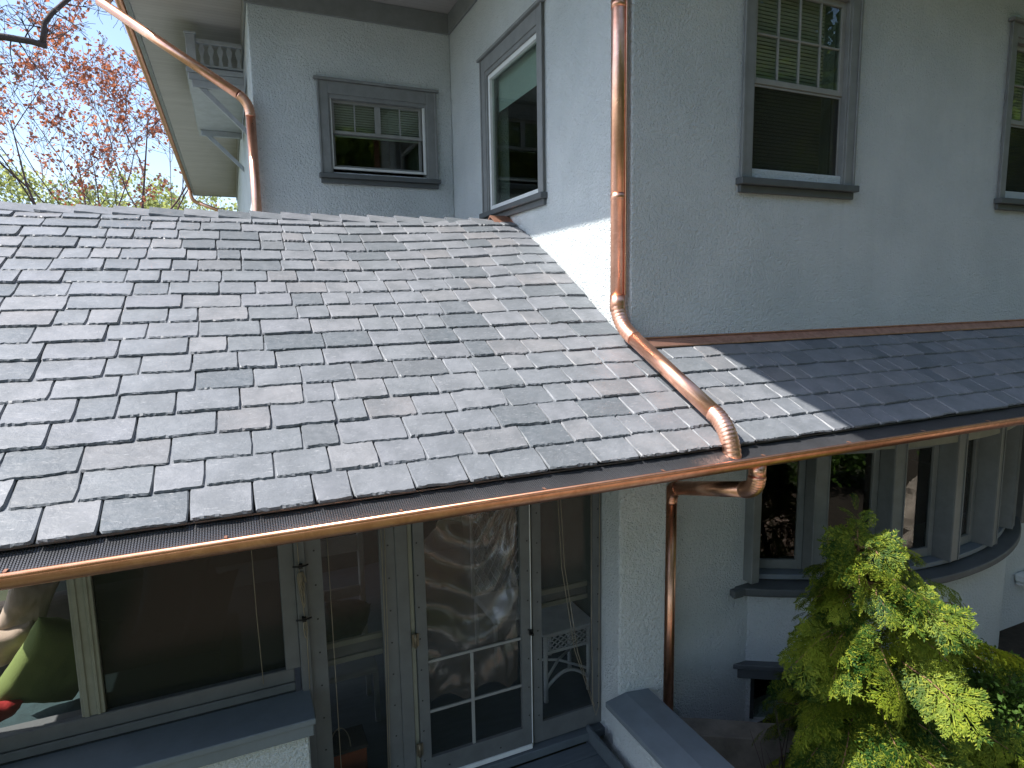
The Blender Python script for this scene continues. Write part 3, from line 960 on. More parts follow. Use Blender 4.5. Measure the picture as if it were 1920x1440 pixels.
for (za_, zb2) in ((-2.265, -2.225), (-2.37, -2.33)):
    mk('crossrail', MB().box(1.94, 2.43, 4.10, 4.13, za_, zb2), 'trim_light', pn, 0.003)
mk('crossrail', MB().box(1.94, 2.43, 4.115, 4.13, -2.329, -2.266), 'trim', pn, 0.0)
B('threshold', [(0.3, 2.49, 3.93, 4.02, -3.47, -3.402)], 'deck', house, 0.004)
B('pillar', [(2.489, 2.912, 3.735, 4.03, GZ - 0.1, -0.9)], 'stucco', house, 0.015, seg=2, label='pale rough stucco pillar between the porch screens and the downspout')

# porch deck boards, stair wall
mb = MB()
for i in range(14):
    y = 3.925 - 0.145 * i
    mb.box(0.31, 2.335, y - 0.139, y, -3.505, -3.475)
tag(mk('porch_landing', mb, 'deck', None, 0.004), 'blue grey deck boards of the landing outside the screen door', 'deck')
sw = thing('stair_wall', 'low stucco side wall with painted ridged cap beside the landing', 'wall', (2.56, 2.4, GZ))
mk('wall', MB().box(2.43, 2.70, 0.9, 3.733, GZ - 0.05, -3.085), 'stucco', sw, 0.01)
mk('skirt_board', MB().box(2.337, 2.36, 1.0, 3.97, -3.62, -3.36), 'deck', sw, 0.003)
mb = MB()
mb.prism([(2.365, -3.065), (2.365, -3.02), (2.545, -2.992), (2.76, -3.02), (2.76, -3.065)], 1, 0.85, 3.733)
mb.prism([(2.395, -3.084), (2.395, -3.066), (2.73, -3.066), (2.73, -3.084)], 1, 0.87, 3.732)
mk('cap', mb, 'cap', sw, 0.004)
# low concrete wall in front of the basement window
d = Vector((3.83 - 3.25, 3.43 - 3.78, 0)).normalized()
nn = Vector((-d.y, d.x, 0))
a = Vector((3.25, 3.78, 0)) - d * 0.24
b = a + d * 2.2
mb = MB()
n_ = 14
pts_t = []
for i in range(n_ + 1):
    p = a + (b - a) * i / n_
    pts_t.append((p, -3.45 + noise.noise((i * 0.7, 1, 2)) * 0.008))
vs, fs = [], []
for p, z in pts_t:
    for off, zz_ in ((0.0, GZ - 0.1), (0.0, z), (-0.20, z - 0.012), (-0.22, GZ - 0.1)):
        q = p + nn * off
        vs.append((q.x, q.y, zz_))
for i in range(n_):
    for j in range(4):
        k = (j + 1) % 4
        fs.append((i * 4 + j, i * 4 + k, i * 4 + 4 + k, i * 4 + 4 + j))
fs += [(0, 1, 2, 3), (n_ * 4, n_ * 4 + 3, n_ * 4 + 2, n_ * 4 + 1)]
mb.add(vs, fs)
tag(mk('window_well_wall', mb, 'concrete', None, 0.006), 'low concrete wall before the dark basement window', 'wall')
# ------------------------------------------------------------------ bow window
BC, BR = Vector((5.95, 7.02)), 3.69
def bp_(phi, r):
    return (BC.x + r * math.sin(phi), BC.y - r * math.cos(phi))
PH = 0.605
def arcslab(mb, r0, r1, z0, z1, pa=-PH, pb=PH, n=28, zin=None, smooth=True):
    vs, fs = [], []
    for i in range(n + 1):
        ph = pa + (pb - pa) * i / n
        (xa, ya_), (xb, yb2) = bp_(ph, r0), bp_(ph, r1)
        vs += [(xa, ya_, z0), (xb, yb2, z0), (xb, yb2, z1), (xa, ya_, z1 if zin is None else zin)]
    for i in range(n):
        for j in range(4):
            k = (j + 1) % 4
            fs.append((i * 4 + j, i * 4 + k, i * 4 + 4 + k, i * 4 + 4 + j))
    fs += [(0, 1, 2, 3), (n * 4 + 3, n * 4 + 2, n * 4 + 1, n * 4)]
    mb.add(vs, fs, 0, False)
bay = thing('dummy', None, None, (0, 0, 0))
bpy.data.objects.remove(bay)
mb = MB()
arcslab(mb, 3.28, 3.585, -3.42, -2.62)
arcslab(mb, 3.28, 3.585, GZ - 0.1, -3.4205, -PH, -0.555, 4)
arcslab(mb, 3.28, 3.585, GZ - 0.1, -3.4205, -0.36, PH, 24)
bay = mk('bow_bay', mb, 'stucco', house, label='curved stucco bay with a row of tall windows under the porch roof')
mb = MB()
arcslab(mb, 3.50, 3.635, -3.419, -3.315, -0.60, -0.33, 8)
bw = mk('basement_window', mb, 'trim_dark', house, 0.012, seg=2, label='small dark basement window under a grey lintel')
mb = MB()
arcslab(mb, 3.50, 3.665, -3.314, -3.268, -0.612, -0.318, 8)
mk('lintel_cap', mb, 'trim_dark', bw, 0.006)
mb = MB()
arcslab(mb, 3.40, 3.45, GZ, -3.43, -0.553, -0.535, 2)
mk('jamb', mb, 'trim_dark', bw)
mb = MB()
arcslab(mb, 3.40, 3.45, GZ, -3.43, -0.38, -0.362, 2)
mk('jamb', mb, 'trim_dark', bw)
mb = MB()
arcslab(mb, 3.42, 3.425, GZ, -3.43, -0.534, -0.381, 4)
mk('pane', mb, 'glass', bw)
mb = MB()
arcslab(mb, 3.30, 3.69, -2.60, -2.535, zin=-2.50)
arcslab(mb, 3.32, 3.665, -2.622, -2.601)
mk('sill', mb, 'trim_dark', bay, 0.012, seg=2)
mb = MB()
arcslab(mb, 3.36, 3.56, -2.5, -2.455, zin=-2.45)
mk('sill_step', mb, 'cap', bay, 0.004)
mb = MB()
arcslab(mb, 3.34, 3.655, -1.2, -0.93)
arcslab(mb, 3.40, 3.62, -1.33, -1.201)
mk('head_board', mb, 'trim_light', bay, 0.004)
mb = MB()
arcslab(mb, 0.4, 3.36, -0.93, -0.92)
mk('bay_ceiling', mb, 'soffit', bay)
M['mull'] = m_paint('mullion_paint', (0.19, 0.21, 0.21), 0.45)
phs = [-0.60 + 0.0] + [-0.408 + 0.197 * k for k in range(6)]
def rad_box(mb, ph, du0, du1, r0, r1, z0, z1, mi=0):
    s_, c_ = math.sin(ph), math.cos(ph)
    vs = []
    for z in (z0, z1):
        for (u, r) in ((du0, r0), (du1, r0), (du1, r1), (du0, r1)):
            vs.append((BC.x + r * s_ + u * c_, BC.y - r * c_ + u * s_, z))
    mb.add(vs, [(0, 3, 2, 1), (4, 5, 6, 7), (0, 1, 5, 4), (1, 2, 6, 5), (2, 3, 7, 6), (3, 0, 4, 7)], mi)
for i, ph in enumerate(phs):
    if i == 0:
        mb = MB()
        mb.box(3.955, 4.045, 3.90, 4.1, -2.49, -1.0)
        mk('mullion', mb, 'mull', bay, 0.005)
        continue
    mb = MB()
    rad_box(mb, ph, -0.062, 0.062, 3.40, 3.625, -2.452, -1.2)
    rad_box(mb, ph, -0.062, -0.050, 3.6252, 3.635, -2.452, -1.2)
    rad_box(mb, ph, 0.050, 0.062, 3.6252, 3.635, -2.452, -1.2)
    mk('mullion', mb, 'mull', bay, 0.004)
edges = [-0.58] + phs[1:]
for i in range(len(edges) - 1):
    pa, pb = edges[i], edges[i + 1]
    pm = (pa + pb) / 2
    hw = (pb - pa) / 2 * 3.45 - 0.066
    mb = MB()
    for s_ in (-1, 1):
        rad_box(mb, pm, min(s_ * hw, s_ * (hw - 0.055)), max(s_ * hw, s_ * (hw - 0.055)), 3.41, 3.455, -2.447, -1.33)
    rad_box(mb, pm, -hw + 0.055, hw - 0.055, 3.41, 3.455, -2.447, -2.36)
    rad_box(mb, pm, -hw + 0.055, hw - 0.055, 3.41, 3.455, -1.40, -1.33)
    cs_ = mk('casement', mb, 'mull', bay, 0.004)
    mb = MB()
    rad_box(mb, pm, -hw + 0.05, hw - 0.05, 3.425, 3.43, -2.365, -1.395)
    mk('pane', mb, 'glass_bay', cs_)
B('corner_board', [(7.95, 8.06, 3.90, 3.998, -2.6, -0.95)], 'trim', house, 0.005)
B('water_table', [(8.1, 11.0, 3.86, 3.997, -3.35, -3.25), (8.12, 11.0, 3.9, 3.997, -3.40, -3.351)], 'white', house, 0.02)
B('window_sill', [(3.80, 3.93, 3.93, 3.998, -2.60, -2.54), (3.82, 3.93, 3.95, 3.998, -2.622, -2.601)], 'trim_dark', house, 0.008)

# ------------------------------------------------------------------ things in the porch
def cushion(name, mat, loc, sx, sz, th, rot, label, seed=0, group=None):
    mb = MB()
    n = 22
    rr_ = random.Random(seed)
    mtx = Matrix.Rotation(rot[2], 3, 'Z') @ Matrix.Rotation(rot[0], 3, 'X') @ Matrix.Rotation(rot[1], 3, 'Y')
    idx = {}
    for s_ in (1, -1):
        for i in range(n + 1):
            for j in range(n + 1):
                u, v = i / n * 2 - 1, j / n * 2 - 1
                e = max(0.0, (1 - u ** 4) * (1 - v ** 4)) ** 0.5
                pin = 1 - 0.10 * (1 - abs(u) ** 2) * abs(v) ** 2 - 0.0
                pin2 = 1 - 0.10 * (1 - abs(v) ** 2) * abs(u) ** 2
                wr = noise.noise((u * 2.2 + seed, v * 2.2, s_)) * 0.16 + noise.noise((u * 6 + seed, v * 3, s_ + 4)) * 0.08
                p = Vector((u * sx / 2 * pin2, s_ * th / 2 * e * (1 + wr), v * sz / 2 * pin))
                p.z += noise.noise((u * 3, v * 3 + seed, 7)) * 0.012
                if e < 1e-6 and s_ == -1:
                    idx[(s_, i, j)] = idx[(1, i, j)]
                    continue
                idx[(s_, i, j)] = len(mb.v)
                mb.v.append(tuple(mtx @ p + Vector(loc)))
        for i in range(n):
            for j in range(n):
                q = [idx[(s_, i, j)], idx[(s_, i + 1, j)], idx[(s_, i + 1, j + 1)], idx[(s_, i, j + 1)]]
                mb.face(q if s_ == 1 else q[::-1], 0, True)
    return tag(mk(name, mb, mat), label, 'pillow', group)
cushion('pillow', 'green', (-1.16, 4.50, -2.18), 0.50, 0.62, 0.22, (0.35, 0.5, 0.35), 'plump green pillow leaning in the sun behind the porch screen', 3)
cushion('pillow', 'beige', (-1.30, 4.62, -1.83), 0.26, 0.36, 0.14, (0.2, 0.35, 0.2), 'upper beige pillow in the sunny porch corner', 11, 'beige pillows')
cushion('pillow', 'beige', (-1.42, 4.60, -2.06), 0.36, 0.26, 0.16, (0.3, -0.2, 0.2), 'lower beige pillow beside the green one', 23, 'beige pillows')
cushion('pillow', 'red', (-1.47, 4.38, -2.37), 0.28, 0.18, 0.10, (0.9, 0.2, 0.3), 'crumpled red pillow below the green one', 31)
# wicker sofa under the pillows
sf_ = thing('wicker_sofa', 'sofa with teal cushions in the shade behind the porch screen', 'sofa', (-0.9, 4.7, FL))
mk('seat', MB().box(-1.7, -0.25, 4.25, 4.95, -2.80, -2.55), 'teal', sf_, 0.06, seg=3)
mk('base', MB().box(-1.7, -0.25, 4.27, 4.95, -3.38, -2.801), 'wood_dark', sf_, 0.02)
mk('backrest', MB().box(-1.7, -0.25, 4.955, 5.1, -3.38, -1.95), 'dkcloth', sf_, 0.05, seg=3)
mk('armrest', MB().box(-0.245, -0.12, 4.27, 5.1, -3.38, -2.35), 'teal', sf_, 0.05, seg=3)
cushion('pillow', 'teal', (-0.52, 4.72, -1.98), 0.42, 0.62, 0.16, (0.15, 0.2, 0.15), 'teal patterned pillow right of the pale post', 41)
cushion('pillow', 'dkcloth', (-0.30, 4.66, -2.10), 0.30, 0.56, 0.10, (0.1, 0.25, 0.3), 'thin grey pillow standing in the dark porch', 47)
# wicker side table with lattice apron
wt = thing('wicker_table', 'white wicker side table with lattice apron behind the right screen', 'table', (2.46, 4.56, FL))
tx0, tx1, ty0, ty1 = 2.20, 2.66, 4.42, 4.80
lz = -2.80
mk('tabletop', MB().box(tx0 - 0.03, tx1 + 0.03, ty0 - 0.03, ty1 + 0.03, lz, lz + 0.022), 'wicker', wt, 0.008)
for (x, y) in ((tx0 + 0.02, ty0 + 0.02), (tx1 - 0.02, ty0 + 0.02), (tx0 + 0.02, ty1 - 0.02), (tx1 - 0.02, ty1 - 0.02)):
    path = [(x, y, FL + (lz - FL) * i / 40) for i in range(41)]
    mk('leg', MB().tube(path, [0.019 + 0.002 * (i % 2) for i in range(41)], 10), 'wicker', wt)
mb = MB()
mb.box(tx0 + 0.02, tx1 - 0.02, ty0 + 0.01, ty0 + 0.03, lz - 0.035, lz - 0.001)
mb.box(tx0 + 0.02, tx1 - 0.02, ty0 + 0.01, ty0 + 0.03, lz - 0.185, lz - 0.16)
k = -2
n_l = 7
W_ = tx1 - tx0 - 0.04
for i in range(-3, n_l + 1):
    for s_ in (1, -1):
        xa = tx0 + 0.02 + W_ * i / n_l
        xb = xa + 0.15 * 1.2
        pa_, pb_ = (xa, lz - 0.165), (xb, lz - 0.03)
        lo_, hi_ = tx0 + 0.02, tx1 - 0.02
        ta = max(0, (lo_ - xa) / (xb - xa))
        tb_ = min(1, (hi_ - xa) / (xb - xa))
        if tb_ - ta < 0.08: continue
        f = lambda t: (xa + (xb - xa) * t, ty0 + 0.02 + 0.004 * s_, (pa_[1] + (pb_[1] - pa_[1]) * t) if s_ == 1 else (pb_[1] + (pa_[1] - pb_[1]) * t))
        mb.tube([f(ta), f(tb_)], 0.0055, 6)
mk('lattice_apron', mb, 'wicker', wt)
mb = MB()
cxm, cym = (tx0 + tx1) / 2, (ty0 + ty1) / 2
mb.tube([(tx0 + 0.02, ty0 + 0.02, FL + 0.2), (cxm, cym, FL + 0.24), (tx1 - 0.02, ty1 - 0.02, FL + 0.2)], 0.012, 8)
mb.tube([(tx1 - 0.02, ty0 + 0.02, FL + 0.2), (cxm, cym, FL + 0.24), (tx0 + 0.02, ty1 - 0.02, FL + 0.2)], 0.012, 8)
mb.tube([(tx0 + 0.02 + W_ * i / 12, ty0 + 0.02, FL + 0.12 + 0.12 * math.sin(math.pi * i / 12)) for i in range(13)], 0.014, 8)
mk('stretcher', mb, 'wicker', wt)
# white wicker chair behind the table
wc = thing('wicker_chair', 'white wicker chair with diamond lattice back inside the porch', 'chair', (2.35, 5.3, FL))
mk('seat', MB().box(2.0, 2.6, 5.05, 5.6, -2.98, -2.92), 'wicker', wc, 0.02)
for (x, y) in ((2.02, 5.07), (2.58, 5.07), (2.02, 5.58), (2.58, 5.58)):
    mk('leg', MB().tube([(x, y, FL), (x, y, -2.98)], 0.02, 8), 'wicker', wc)
mb = MB()
for i in range(-6, 9):
    for s_ in (1, -1):
        xa, xb = 2.0 + 0.6 * i / 8, 2.0 + 0.6 * i / 8 + 0.6 * s_ * 0.9
        ts = [t / 12 for t in range(13) if 2.0 <= xa + (xb - xa) * t / 12 <= 2.6]
        if len(ts) > 1:
            mb.tube([(xa + (xb - xa) * t, 5.6 + 0.006 * s_, -2.9 + 1.0 * t) for t in (ts[0], ts[-1])], 0.006, 5)
mb.tube([(2.0, 5.6, -2.95), (2.0, 5.6, -1.95), (2.3, 5.6, -1.82), (2.6, 5.6, -1.95), (2.6, 5.6, -2.95)], 0.02, 8)
mk('backrest', mb, 'wicker', wc)
# pale chair and clutter behind the left narrow screen
pc = thing('porch_chair', 'pale painted chair half hidden behind the narrow screen', 'chair', (0.62, 5.0, FL))
M['palech'] = m_paint('pale_chair_paint', (0.34, 0.36, 0.35), 0.6)
mk('seat', MB().box(0.38, 0.88, 4.8, 5.25, -2.99, -2.94), 'palech', pc, 0.01)
mk('backrest', MB().box(0.38, 0.43, 5.21, 5.25, -2.94, -1.9).box(0.83, 0.88, 5.21, 5.25, -2.94, -1.9).box(0.43, 0.83, 5.21, 5.24, -2.1, -1.95).box(0.43, 0.83, 5.21, 5.24, -2.5, -2.4), 'palech', pc, 0.01)
for (x, y) in ((0.4, 4.82), (0.86, 4.82), (0.4, 5.2), (0.86, 5.2)):
    mk('leg', MB().box(x - 0.02, x + 0.02, y - 0.02, y + 0.02, FL, -2.99), 'palech', pc, 0.004)
cushion('pillow', 'teal', (0.62, 5.02, -2.62), 0.42, 0.42, 0.3, (0.4, 0.3, 0.2), 'lumpy dark teal bundle on the pale porch chair', 61)
ob = thing('orange_box', 'orange box with a thin wire handle on the porch floor', 'box', (0.52, 4.3, FL))
mk('body', MB().box(0.36, 0.66, 4.2, 4.42, FL, -3.16), 'orange', ob, 0.01)
mk('lid', MB().box(0.35, 0.67, 4.19, 4.43, -3.159, -3.13), 'dkcloth', ob, 0.006)
mk('handle', MB().tube([(0.48 + 0.07 * math.cos(a_), 4.2 + 0.02, -3.13 + 0.16 * math.sin(a_)) for a_ in [math.pi * i / 14 for i in range(15)]], 0.004, 6), 'rope', ob)
# draped clear plastic behind the door
mb = MB()
nx, nz = 70, 110
for j in range(nz + 1):
    for i in range(nx + 1):
        u, v = i / nx, j / nz
        x = 1.05 + 0.76 * u
        z = -1.40 - 1.55 * v
        sag = (u - 0.45)
        q = v + 0.55 * (sag * sag) * 1.6 * (1 - 0.4 * v)
        d_ = 0.05 * math.sin(q * 24 + 2.0 * noise.noise((u * 2, v * 2, 0))) * math.exp(-((v - 0.42) / 0.34) ** 2)
        rad = math.atan2(v + 0.05, (1.04 - u) + 0.02)
        d_ += 0.03 * math.sin(rad * 24) * max(0.0, u - 0.45) * 1.6 * max(0, 1 - v * 1.1)
        d_ += 0.018 * noise.noise((u * 5, v * 7, 3)) + 0.008 * noise.noise((u * 16, v * 14, 5))
        zz_ = z + 0.16 * v * (u - 0.5) ** 2 * 0
        mb.v.append((x, 4.10 + d_, zz_ - 0.05 * math.cos(u * math.pi * 2) * 0 + (0.10 * abs(math.sin(u * 7)) * (v ** 6))))
for j in range(nz):
    for i in range(nx):
        if j < 22 and i < 22 - j * 0.9:
            continue
        a = j * (nx + 1) + i
        mb.face((a, a + 1, a + nx + 2, a + nx + 1), 0, True)
tag(mk('plastic_sheet', mb, 'plastic', recalc=False), 'clear crumpled plastic sheet draped in swags behind the screen door', 'plastic sheet')
# cords
def cord(path, r, label, group=None):
    return tag(mk('blind_cord', MB().tube(path, r, 6), 'rope'), label, 'cord', group)
cord([(0.0, 3.978, -1.2), (0.003, 3.978, -1.9), (0.012, 3.978, -2.36)], 0.0024, 'thin cord hanging down the wide left screen')
cord([(0.445, 3.975, -1.2), (0.448, 3.975, -2.3), (0.45, 3.975, -3.3)], 0.0026, 'straight cord at the left edge of the narrow screen')
cord([(0.79, 3.975, -1.2), (0.785, 3.975, -2.2), (0.76, 3.975, -3.3)], 0.0026, 'left one of the paired cords beside the door post')
cord([(0.815, 3.973, -1.2), (0.80, 3.973, -2.2), (0.772, 3.973, -3.3)], 0.0026, 'right one of the paired cords beside the door post')
cord([(2.09, 3.975, -1.2), (2.13, 3.975, -2.0), (2.24, 3.975, -2.7), (2.40, 3.972, -3.2)], 0.0028, 'upper of two slanting cords over the wicker table', )
cord([(2.11, 3.973, -1.2), (2.155, 3.973, -2.0), (2.265, 3.973, -2.72), (2.415, 3.97, -3.22)], 0.0028, 'lower of two slanting cords over the wicker table')
cord([(2.385, 3.97, -1.2), (2.388, 3.97, -2.6), (2.40, 3.97, -3.2), (2.425, 3.965, -3.30), (2.452, 3.965, -3.22), (2.455, 3.968, -2.4), (2.462, 3.968, -1.2)], 0.0028, 'looped cord hanging beside the white pillar')
ck = thing('rope_hank', 'hank of tan rope wound on cleats on the porch post', 'rope', (0.27, 3.95, -2.0))
mb = MB()
rq = random.Random(8)
for q in range(6):
    w_, h_, sk = rq.uniform(0.010, 0.030), rq.uniform(0.06, 0.12), rq.uniform(-0.012, 0.012)
    mb.tube([(0.272 + w_ * math.cos(a_) * (0.6 + 0.4 * math.sin(a_ * 0.5 + q)) + sk * math.sin(a_), 3.948 - 0.003 * q, -1.66 - h_ + h_ * math.sin(a_)) for a_ in [2 * math.pi * i / 20 for i in range(21)]], 0.0026, 6)
mb.tube([(0.26, 3.95, -1.2), (0.265, 3.95, -1.7), (0.285, 3.95, -2.1), (0.282, 3.95, -2.45)], 0.0028, 6)
for q in range(3):
    w_, h_ = rq.uniform(0.008, 0.016), rq.uniform(0.03, 0.06)
    mb.tube([(0.28 + w_ * math.cos(a_), 3.947 - 0.003 * q, -1.98 - h_ + h_ * math.sin(a_)) for a_ in [2 * math.pi * i / 16 for i in range(17)]], 0.0024, 6)
mk('rope', mb, 'rope', ck)
for z in (-1.62, -1.97):
    mk('cleat', MB().box(0.262, 0.285, 3.925, 3.96, z - 0.012, z + 0.012).tube([(0.225, 3.93, z + 0.008), (0.273, 3.925, z), (0.32, 3.93, z + 0.008)], 0.006, 8), 'nail', ck)

# ------------------------------------------------------------------ cypress
def frond(seed):
    r_ = random.Random(seed)
    q = []
    def leaf(p, d, n, L, w):
        sdir = d.cross(n).normalized()
        q.append([p, p + d * L * 0.45 + sdir * w, p + d * L, p + d * L * 0.45 - sdir * w])
    nrm = Vector((0, 0, 1))
    N = 7
    for i in range(N):
        t = (i + 0.6) / N
        base = Vector((t, 0, -0.28 * t * t))
        for s_ in (1, -1):
            ang = s_ * R(r_.uniform(34, 54))
            L = (0.50 * math.sin(math.pi * (0.18 + 0.70 * t)) + 0.06) * r_.uniform(0.7, 1.2)
            dr = Vector((math.cos(ang), math.sin(ang), -0.2 - 0.4 * t)).normalized()
            m = 4
            for k in range(m):
                tt = (k + 0.5) / m
                p = base + dr * L * tt + Vector((0, 0, -0.12 * L * tt * tt))
                for s2 in (1, -1):
                    a2 = ang + s2 * R(r_.uniform(26, 44))
                    d2 = Vector((math.cos(a2), math.sin(a2), r_.uniform(-0.35, 0.0))).normalized()
                    l2 = L * 0.40 * (1.1 - 0.5 * tt)
                    leaf(p, d2, Vector((r_.uniform(-.15, .15), r_.uniform(-.15, .15), 1)), l2, 0.024)
            leaf(base + dr * L * 0.45, dr, nrm, L * 0.62, 0.022)
    leaf(Vector((0.85, 0, -0.2)), Vector((0.8, 0, -0.4)).normalized(), nrm, 0.2, 0.016)
    return q
FR = [frond(i) for i in range(4)]
def put_frond(mb, p, d, upv, size, tpl):
    x = d.normalized()
    y = upv.cross(x)
    if y.length < 1e-3:
        y = Vector((1, 0, 0)).cross(x)
    y.normalize()
    z = x.cross(y)
    for qd in tpl:
        o = len(mb.v)
        for v in qd:
            w = p + (x * v.x + y * v.y + z * v.z) * size
            mb.v.append((w.x, w.y, w.z))
        mb.face((o, o + 1, o + 2, o + 3))
def cypress(base, tip, rad, nb, seed, label, name):
    r_ = random.Random(seed)
    base, tip = Vector(base), Vector(tip)
    t = thing(name, label, 'cypress', base)
    tr, br, fo = MB(), MB(), MB()
    ax = lambda s_: base + (tip - base) * s_ + Vector((0.05 * math.sin(s_ * 5), 0.05 * math.cos(s_ * 4), 0))
    tr.tube([ax(i / 12.9) for i in range(13)], [0.055 * (1 - i / 12.3) + 0.003 for i in range(13)], 10)
    for b in range(nb):
        s_ = 0.10 + 0.88 * (b + r_.random()) / nb
        prof = rad * (1 - s_) ** 0.62 * (0.80 + 0.20 * min(1, s_ / 0.3)) + 0.05
        phi = b * 2.39996 + r_.uniform(-0.5, 0.5)
        L = prof * r_.choice((0.5, 0.72, 0.9, 1.0, 1.08, 1.28))
        L *= 1.0 + 0.16 * math.cos(phi - R(-20))
        L *= 1 - 0.42 * max(0.0, math.sin(phi))
        d = Vector((math.cos(phi), math.sin(phi), 0))
        p0_ = ax(s_ * 0.93)
        rise = r_.uniform(0.25, 0.60)
        pts = []
        for i in range(8):
            u = i / 7
            pts.append(p0_ + d * L * u + Vector((0, 0, L * (rise * u - 0.50 * u * u))) + Vector((r_.uniform(-.012, .012), r_.uniform(-.012, .012), 0)))
        br.tube([q_ - Vector((0, 0, 0.02)) for q_ in pts], [0.007 * (1 - 0.8 * i / 7) + 0.0018 for i in range(8)], 5)
        # each limb carries one flat spray: side fronds shorten toward the tip
        roll = r_.uniform(-0.9, 0.9)
        upb = (Vector((0, 0, 1)) + d * r_.uniform(0.1, 0.7)).normalized()
        upb.rotate(Matrix.Rotation(roll, 3, d))
        nf = max(4, int(L * 13))
        for k in range(nf + 1):
            u = 0.38 + 0.62 * k / nf
            i = min(int(u * 7), 6)
            pp = pts[i].lerp(pts[i + 1], u * 7 - i)
            tang = (pts[i + 1] - pts[i]).normalized()
            side = tang.cross(upb).normalized()
            for sg in ((1, -1) if k < nf else (0,)):
                a_ = sg * r_.uniform(0.55, 0.95)
                dd = tang * math.cos(a_) + side * math.sin(a_) + Vector((0, 0, r_.uniform(-0.35, 0.15)))
                upv = (upb + Vector((r_.uniform(-.2, .2), r_.uniform(-.2, .2), 0))).normalized()
                sz = (0.265 - 0.105 * u) * r_.uniform(0.75, 1.2) * (0.6 + 0.4 * min(1, L / 0.7))
                put_frond(fo, pp, dd, upv, sz, FR[r_.randrange(4)])
    for k in range(6):
        a_ = k * 2.4
        put_frond(fo, ax(0.86 + 0.022 * k), Vector((math.cos(a_) * 0.8 + 0.15, math.sin(a_) * 0.8 - 0.1, 0.55)), Vector((math.cos(a_) * .4, math.sin(a_) * .4 - 0.3, 0.8)), 0.17 - 0.014 * k, FR[k % 4])
    for k in range(5):
        put_frond(fo, ax(0.89 + 0.018 * k), Vector((math.cos(k * 1.9) * .6, math.sin(k * 1.9) * .6, 0.4)), Vector((0.2, -0.6, 0.7)), 0.12, FR[k % 4])
    put_frond(fo, ax(0.985), Vector((0.12, -0.05, 1)), Vector((0.1, -1, 0.2)), 0.10, FR[1])
    mk('trunk', tr, 'twig', t)
    mk('branches', br, 'twig', t)
    mk('foliage', fo, 'cypress', t, recalc=False)
    return t
cypress((4.26, 3.04, GZ), (3.80, 2.83, -1.42), 1.10, 128, 5, 'golden green cypress bush growing in front of the curved bay', 'cypress_bush')

def leafy(mb, p, n, size, r_, spread, aspect=0.5, squash=1.0):
    for _ in range(n):
        c = p + Vector((r_.gauss(0, spread), r_.gauss(0, spread), r_.gauss(0, spread * squash)))
        d = Vector((r_.uniform(-1, 1), r_.uniform(-1, 1), r_.uniform(-1, 0.6))).normalized()
        s_ = d.orthogonal().normalized()
        s_.rotate(Matrix.Rotation(r_.uniform(0, 6.28), 3, d))
        L = size * r_.uniform(0.6, 1.3)
        o = len(mb.v)
        for v in (c, c + d * L * 0.5 + s_ * L * aspect * 0.5, c + d * L, c + d * L * 0.5 - s_ * L * aspect * 0.5):
            mb.v.append((v.x, v.y, v.z))
        mb.face((o, o + 1, o + 2, o + 3))
def shrub(base, rx, rz, n, seed, label, lsz=0.05, lsp=0.055):
    r_ = random.Random(seed)
    t = thing('shrub', label, 'shrub', base)
    st, fo = MB(), MB()
    b = Vector(base)
    for i in range(n):
        phi, el = r_.uniform(0, 6.28), r_.uniform(0.15, 1.5)
        rr_ = r_.uniform(0.55, 1.0)
        e = b + Vector((math.cos(phi) * math.cos(el) * rx * rr_, math.sin(phi) * math.cos(el) * rx * rr_, math.sin(el) * rz * rr_))
        if i % 3 == 0:
            st.tube([b, b.lerp(e, 0.5) + Vector((0, 0, 0.08)), e], [0.008, 0.005, 0.002], 4)
        leafy(fo, e, 26, lsz, r_, lsp, 0.55)
    mk('stems', st, 'twig', t)
    mk('foliage', fo, 'shrub', t, recalc=False)
shrub((5.35, 2.75, GZ), 0.75, 1.05, 260, 3, 'dark small leaved shrub at the lower right beside the cypress')
shrub((4.55, 1.85, GZ), 0.60, 0.62, 150, 9, 'low dark shrub in front of the cypress base')
# bare stems by the basement window
t = thing('bare_shrub', 'leafless shrub with thin brown stems by the concrete wall', 'shrub', (3.55, 3.05, GZ))
r_ = random.Random(12)
mb = MB()
for i in range(26):
    a_ = r_.uniform(0, 6.28)
    e = Vector((3.6 + math.cos(a_) * r_.uniform(0.1, 0.5), 3.02 + math.sin(a_) * r_.uniform(0.05, 0.3), GZ + r_.uniform(0.3, 0.95)))
    s_ = Vector((3.55 + r_.uniform(-.1, .1), 3.05 + r_.uniform(-.1, .1), GZ))
    m_ = s_.lerp(e, 0.5) + Vector((r_.uniform(-.06, .06), r_.uniform(-.06, .06), 0.05))
    mb.tube([s_, m_, e], [0.006, 0.004, 0.0015], 5)
mk('stems', mb, 'bark', t)

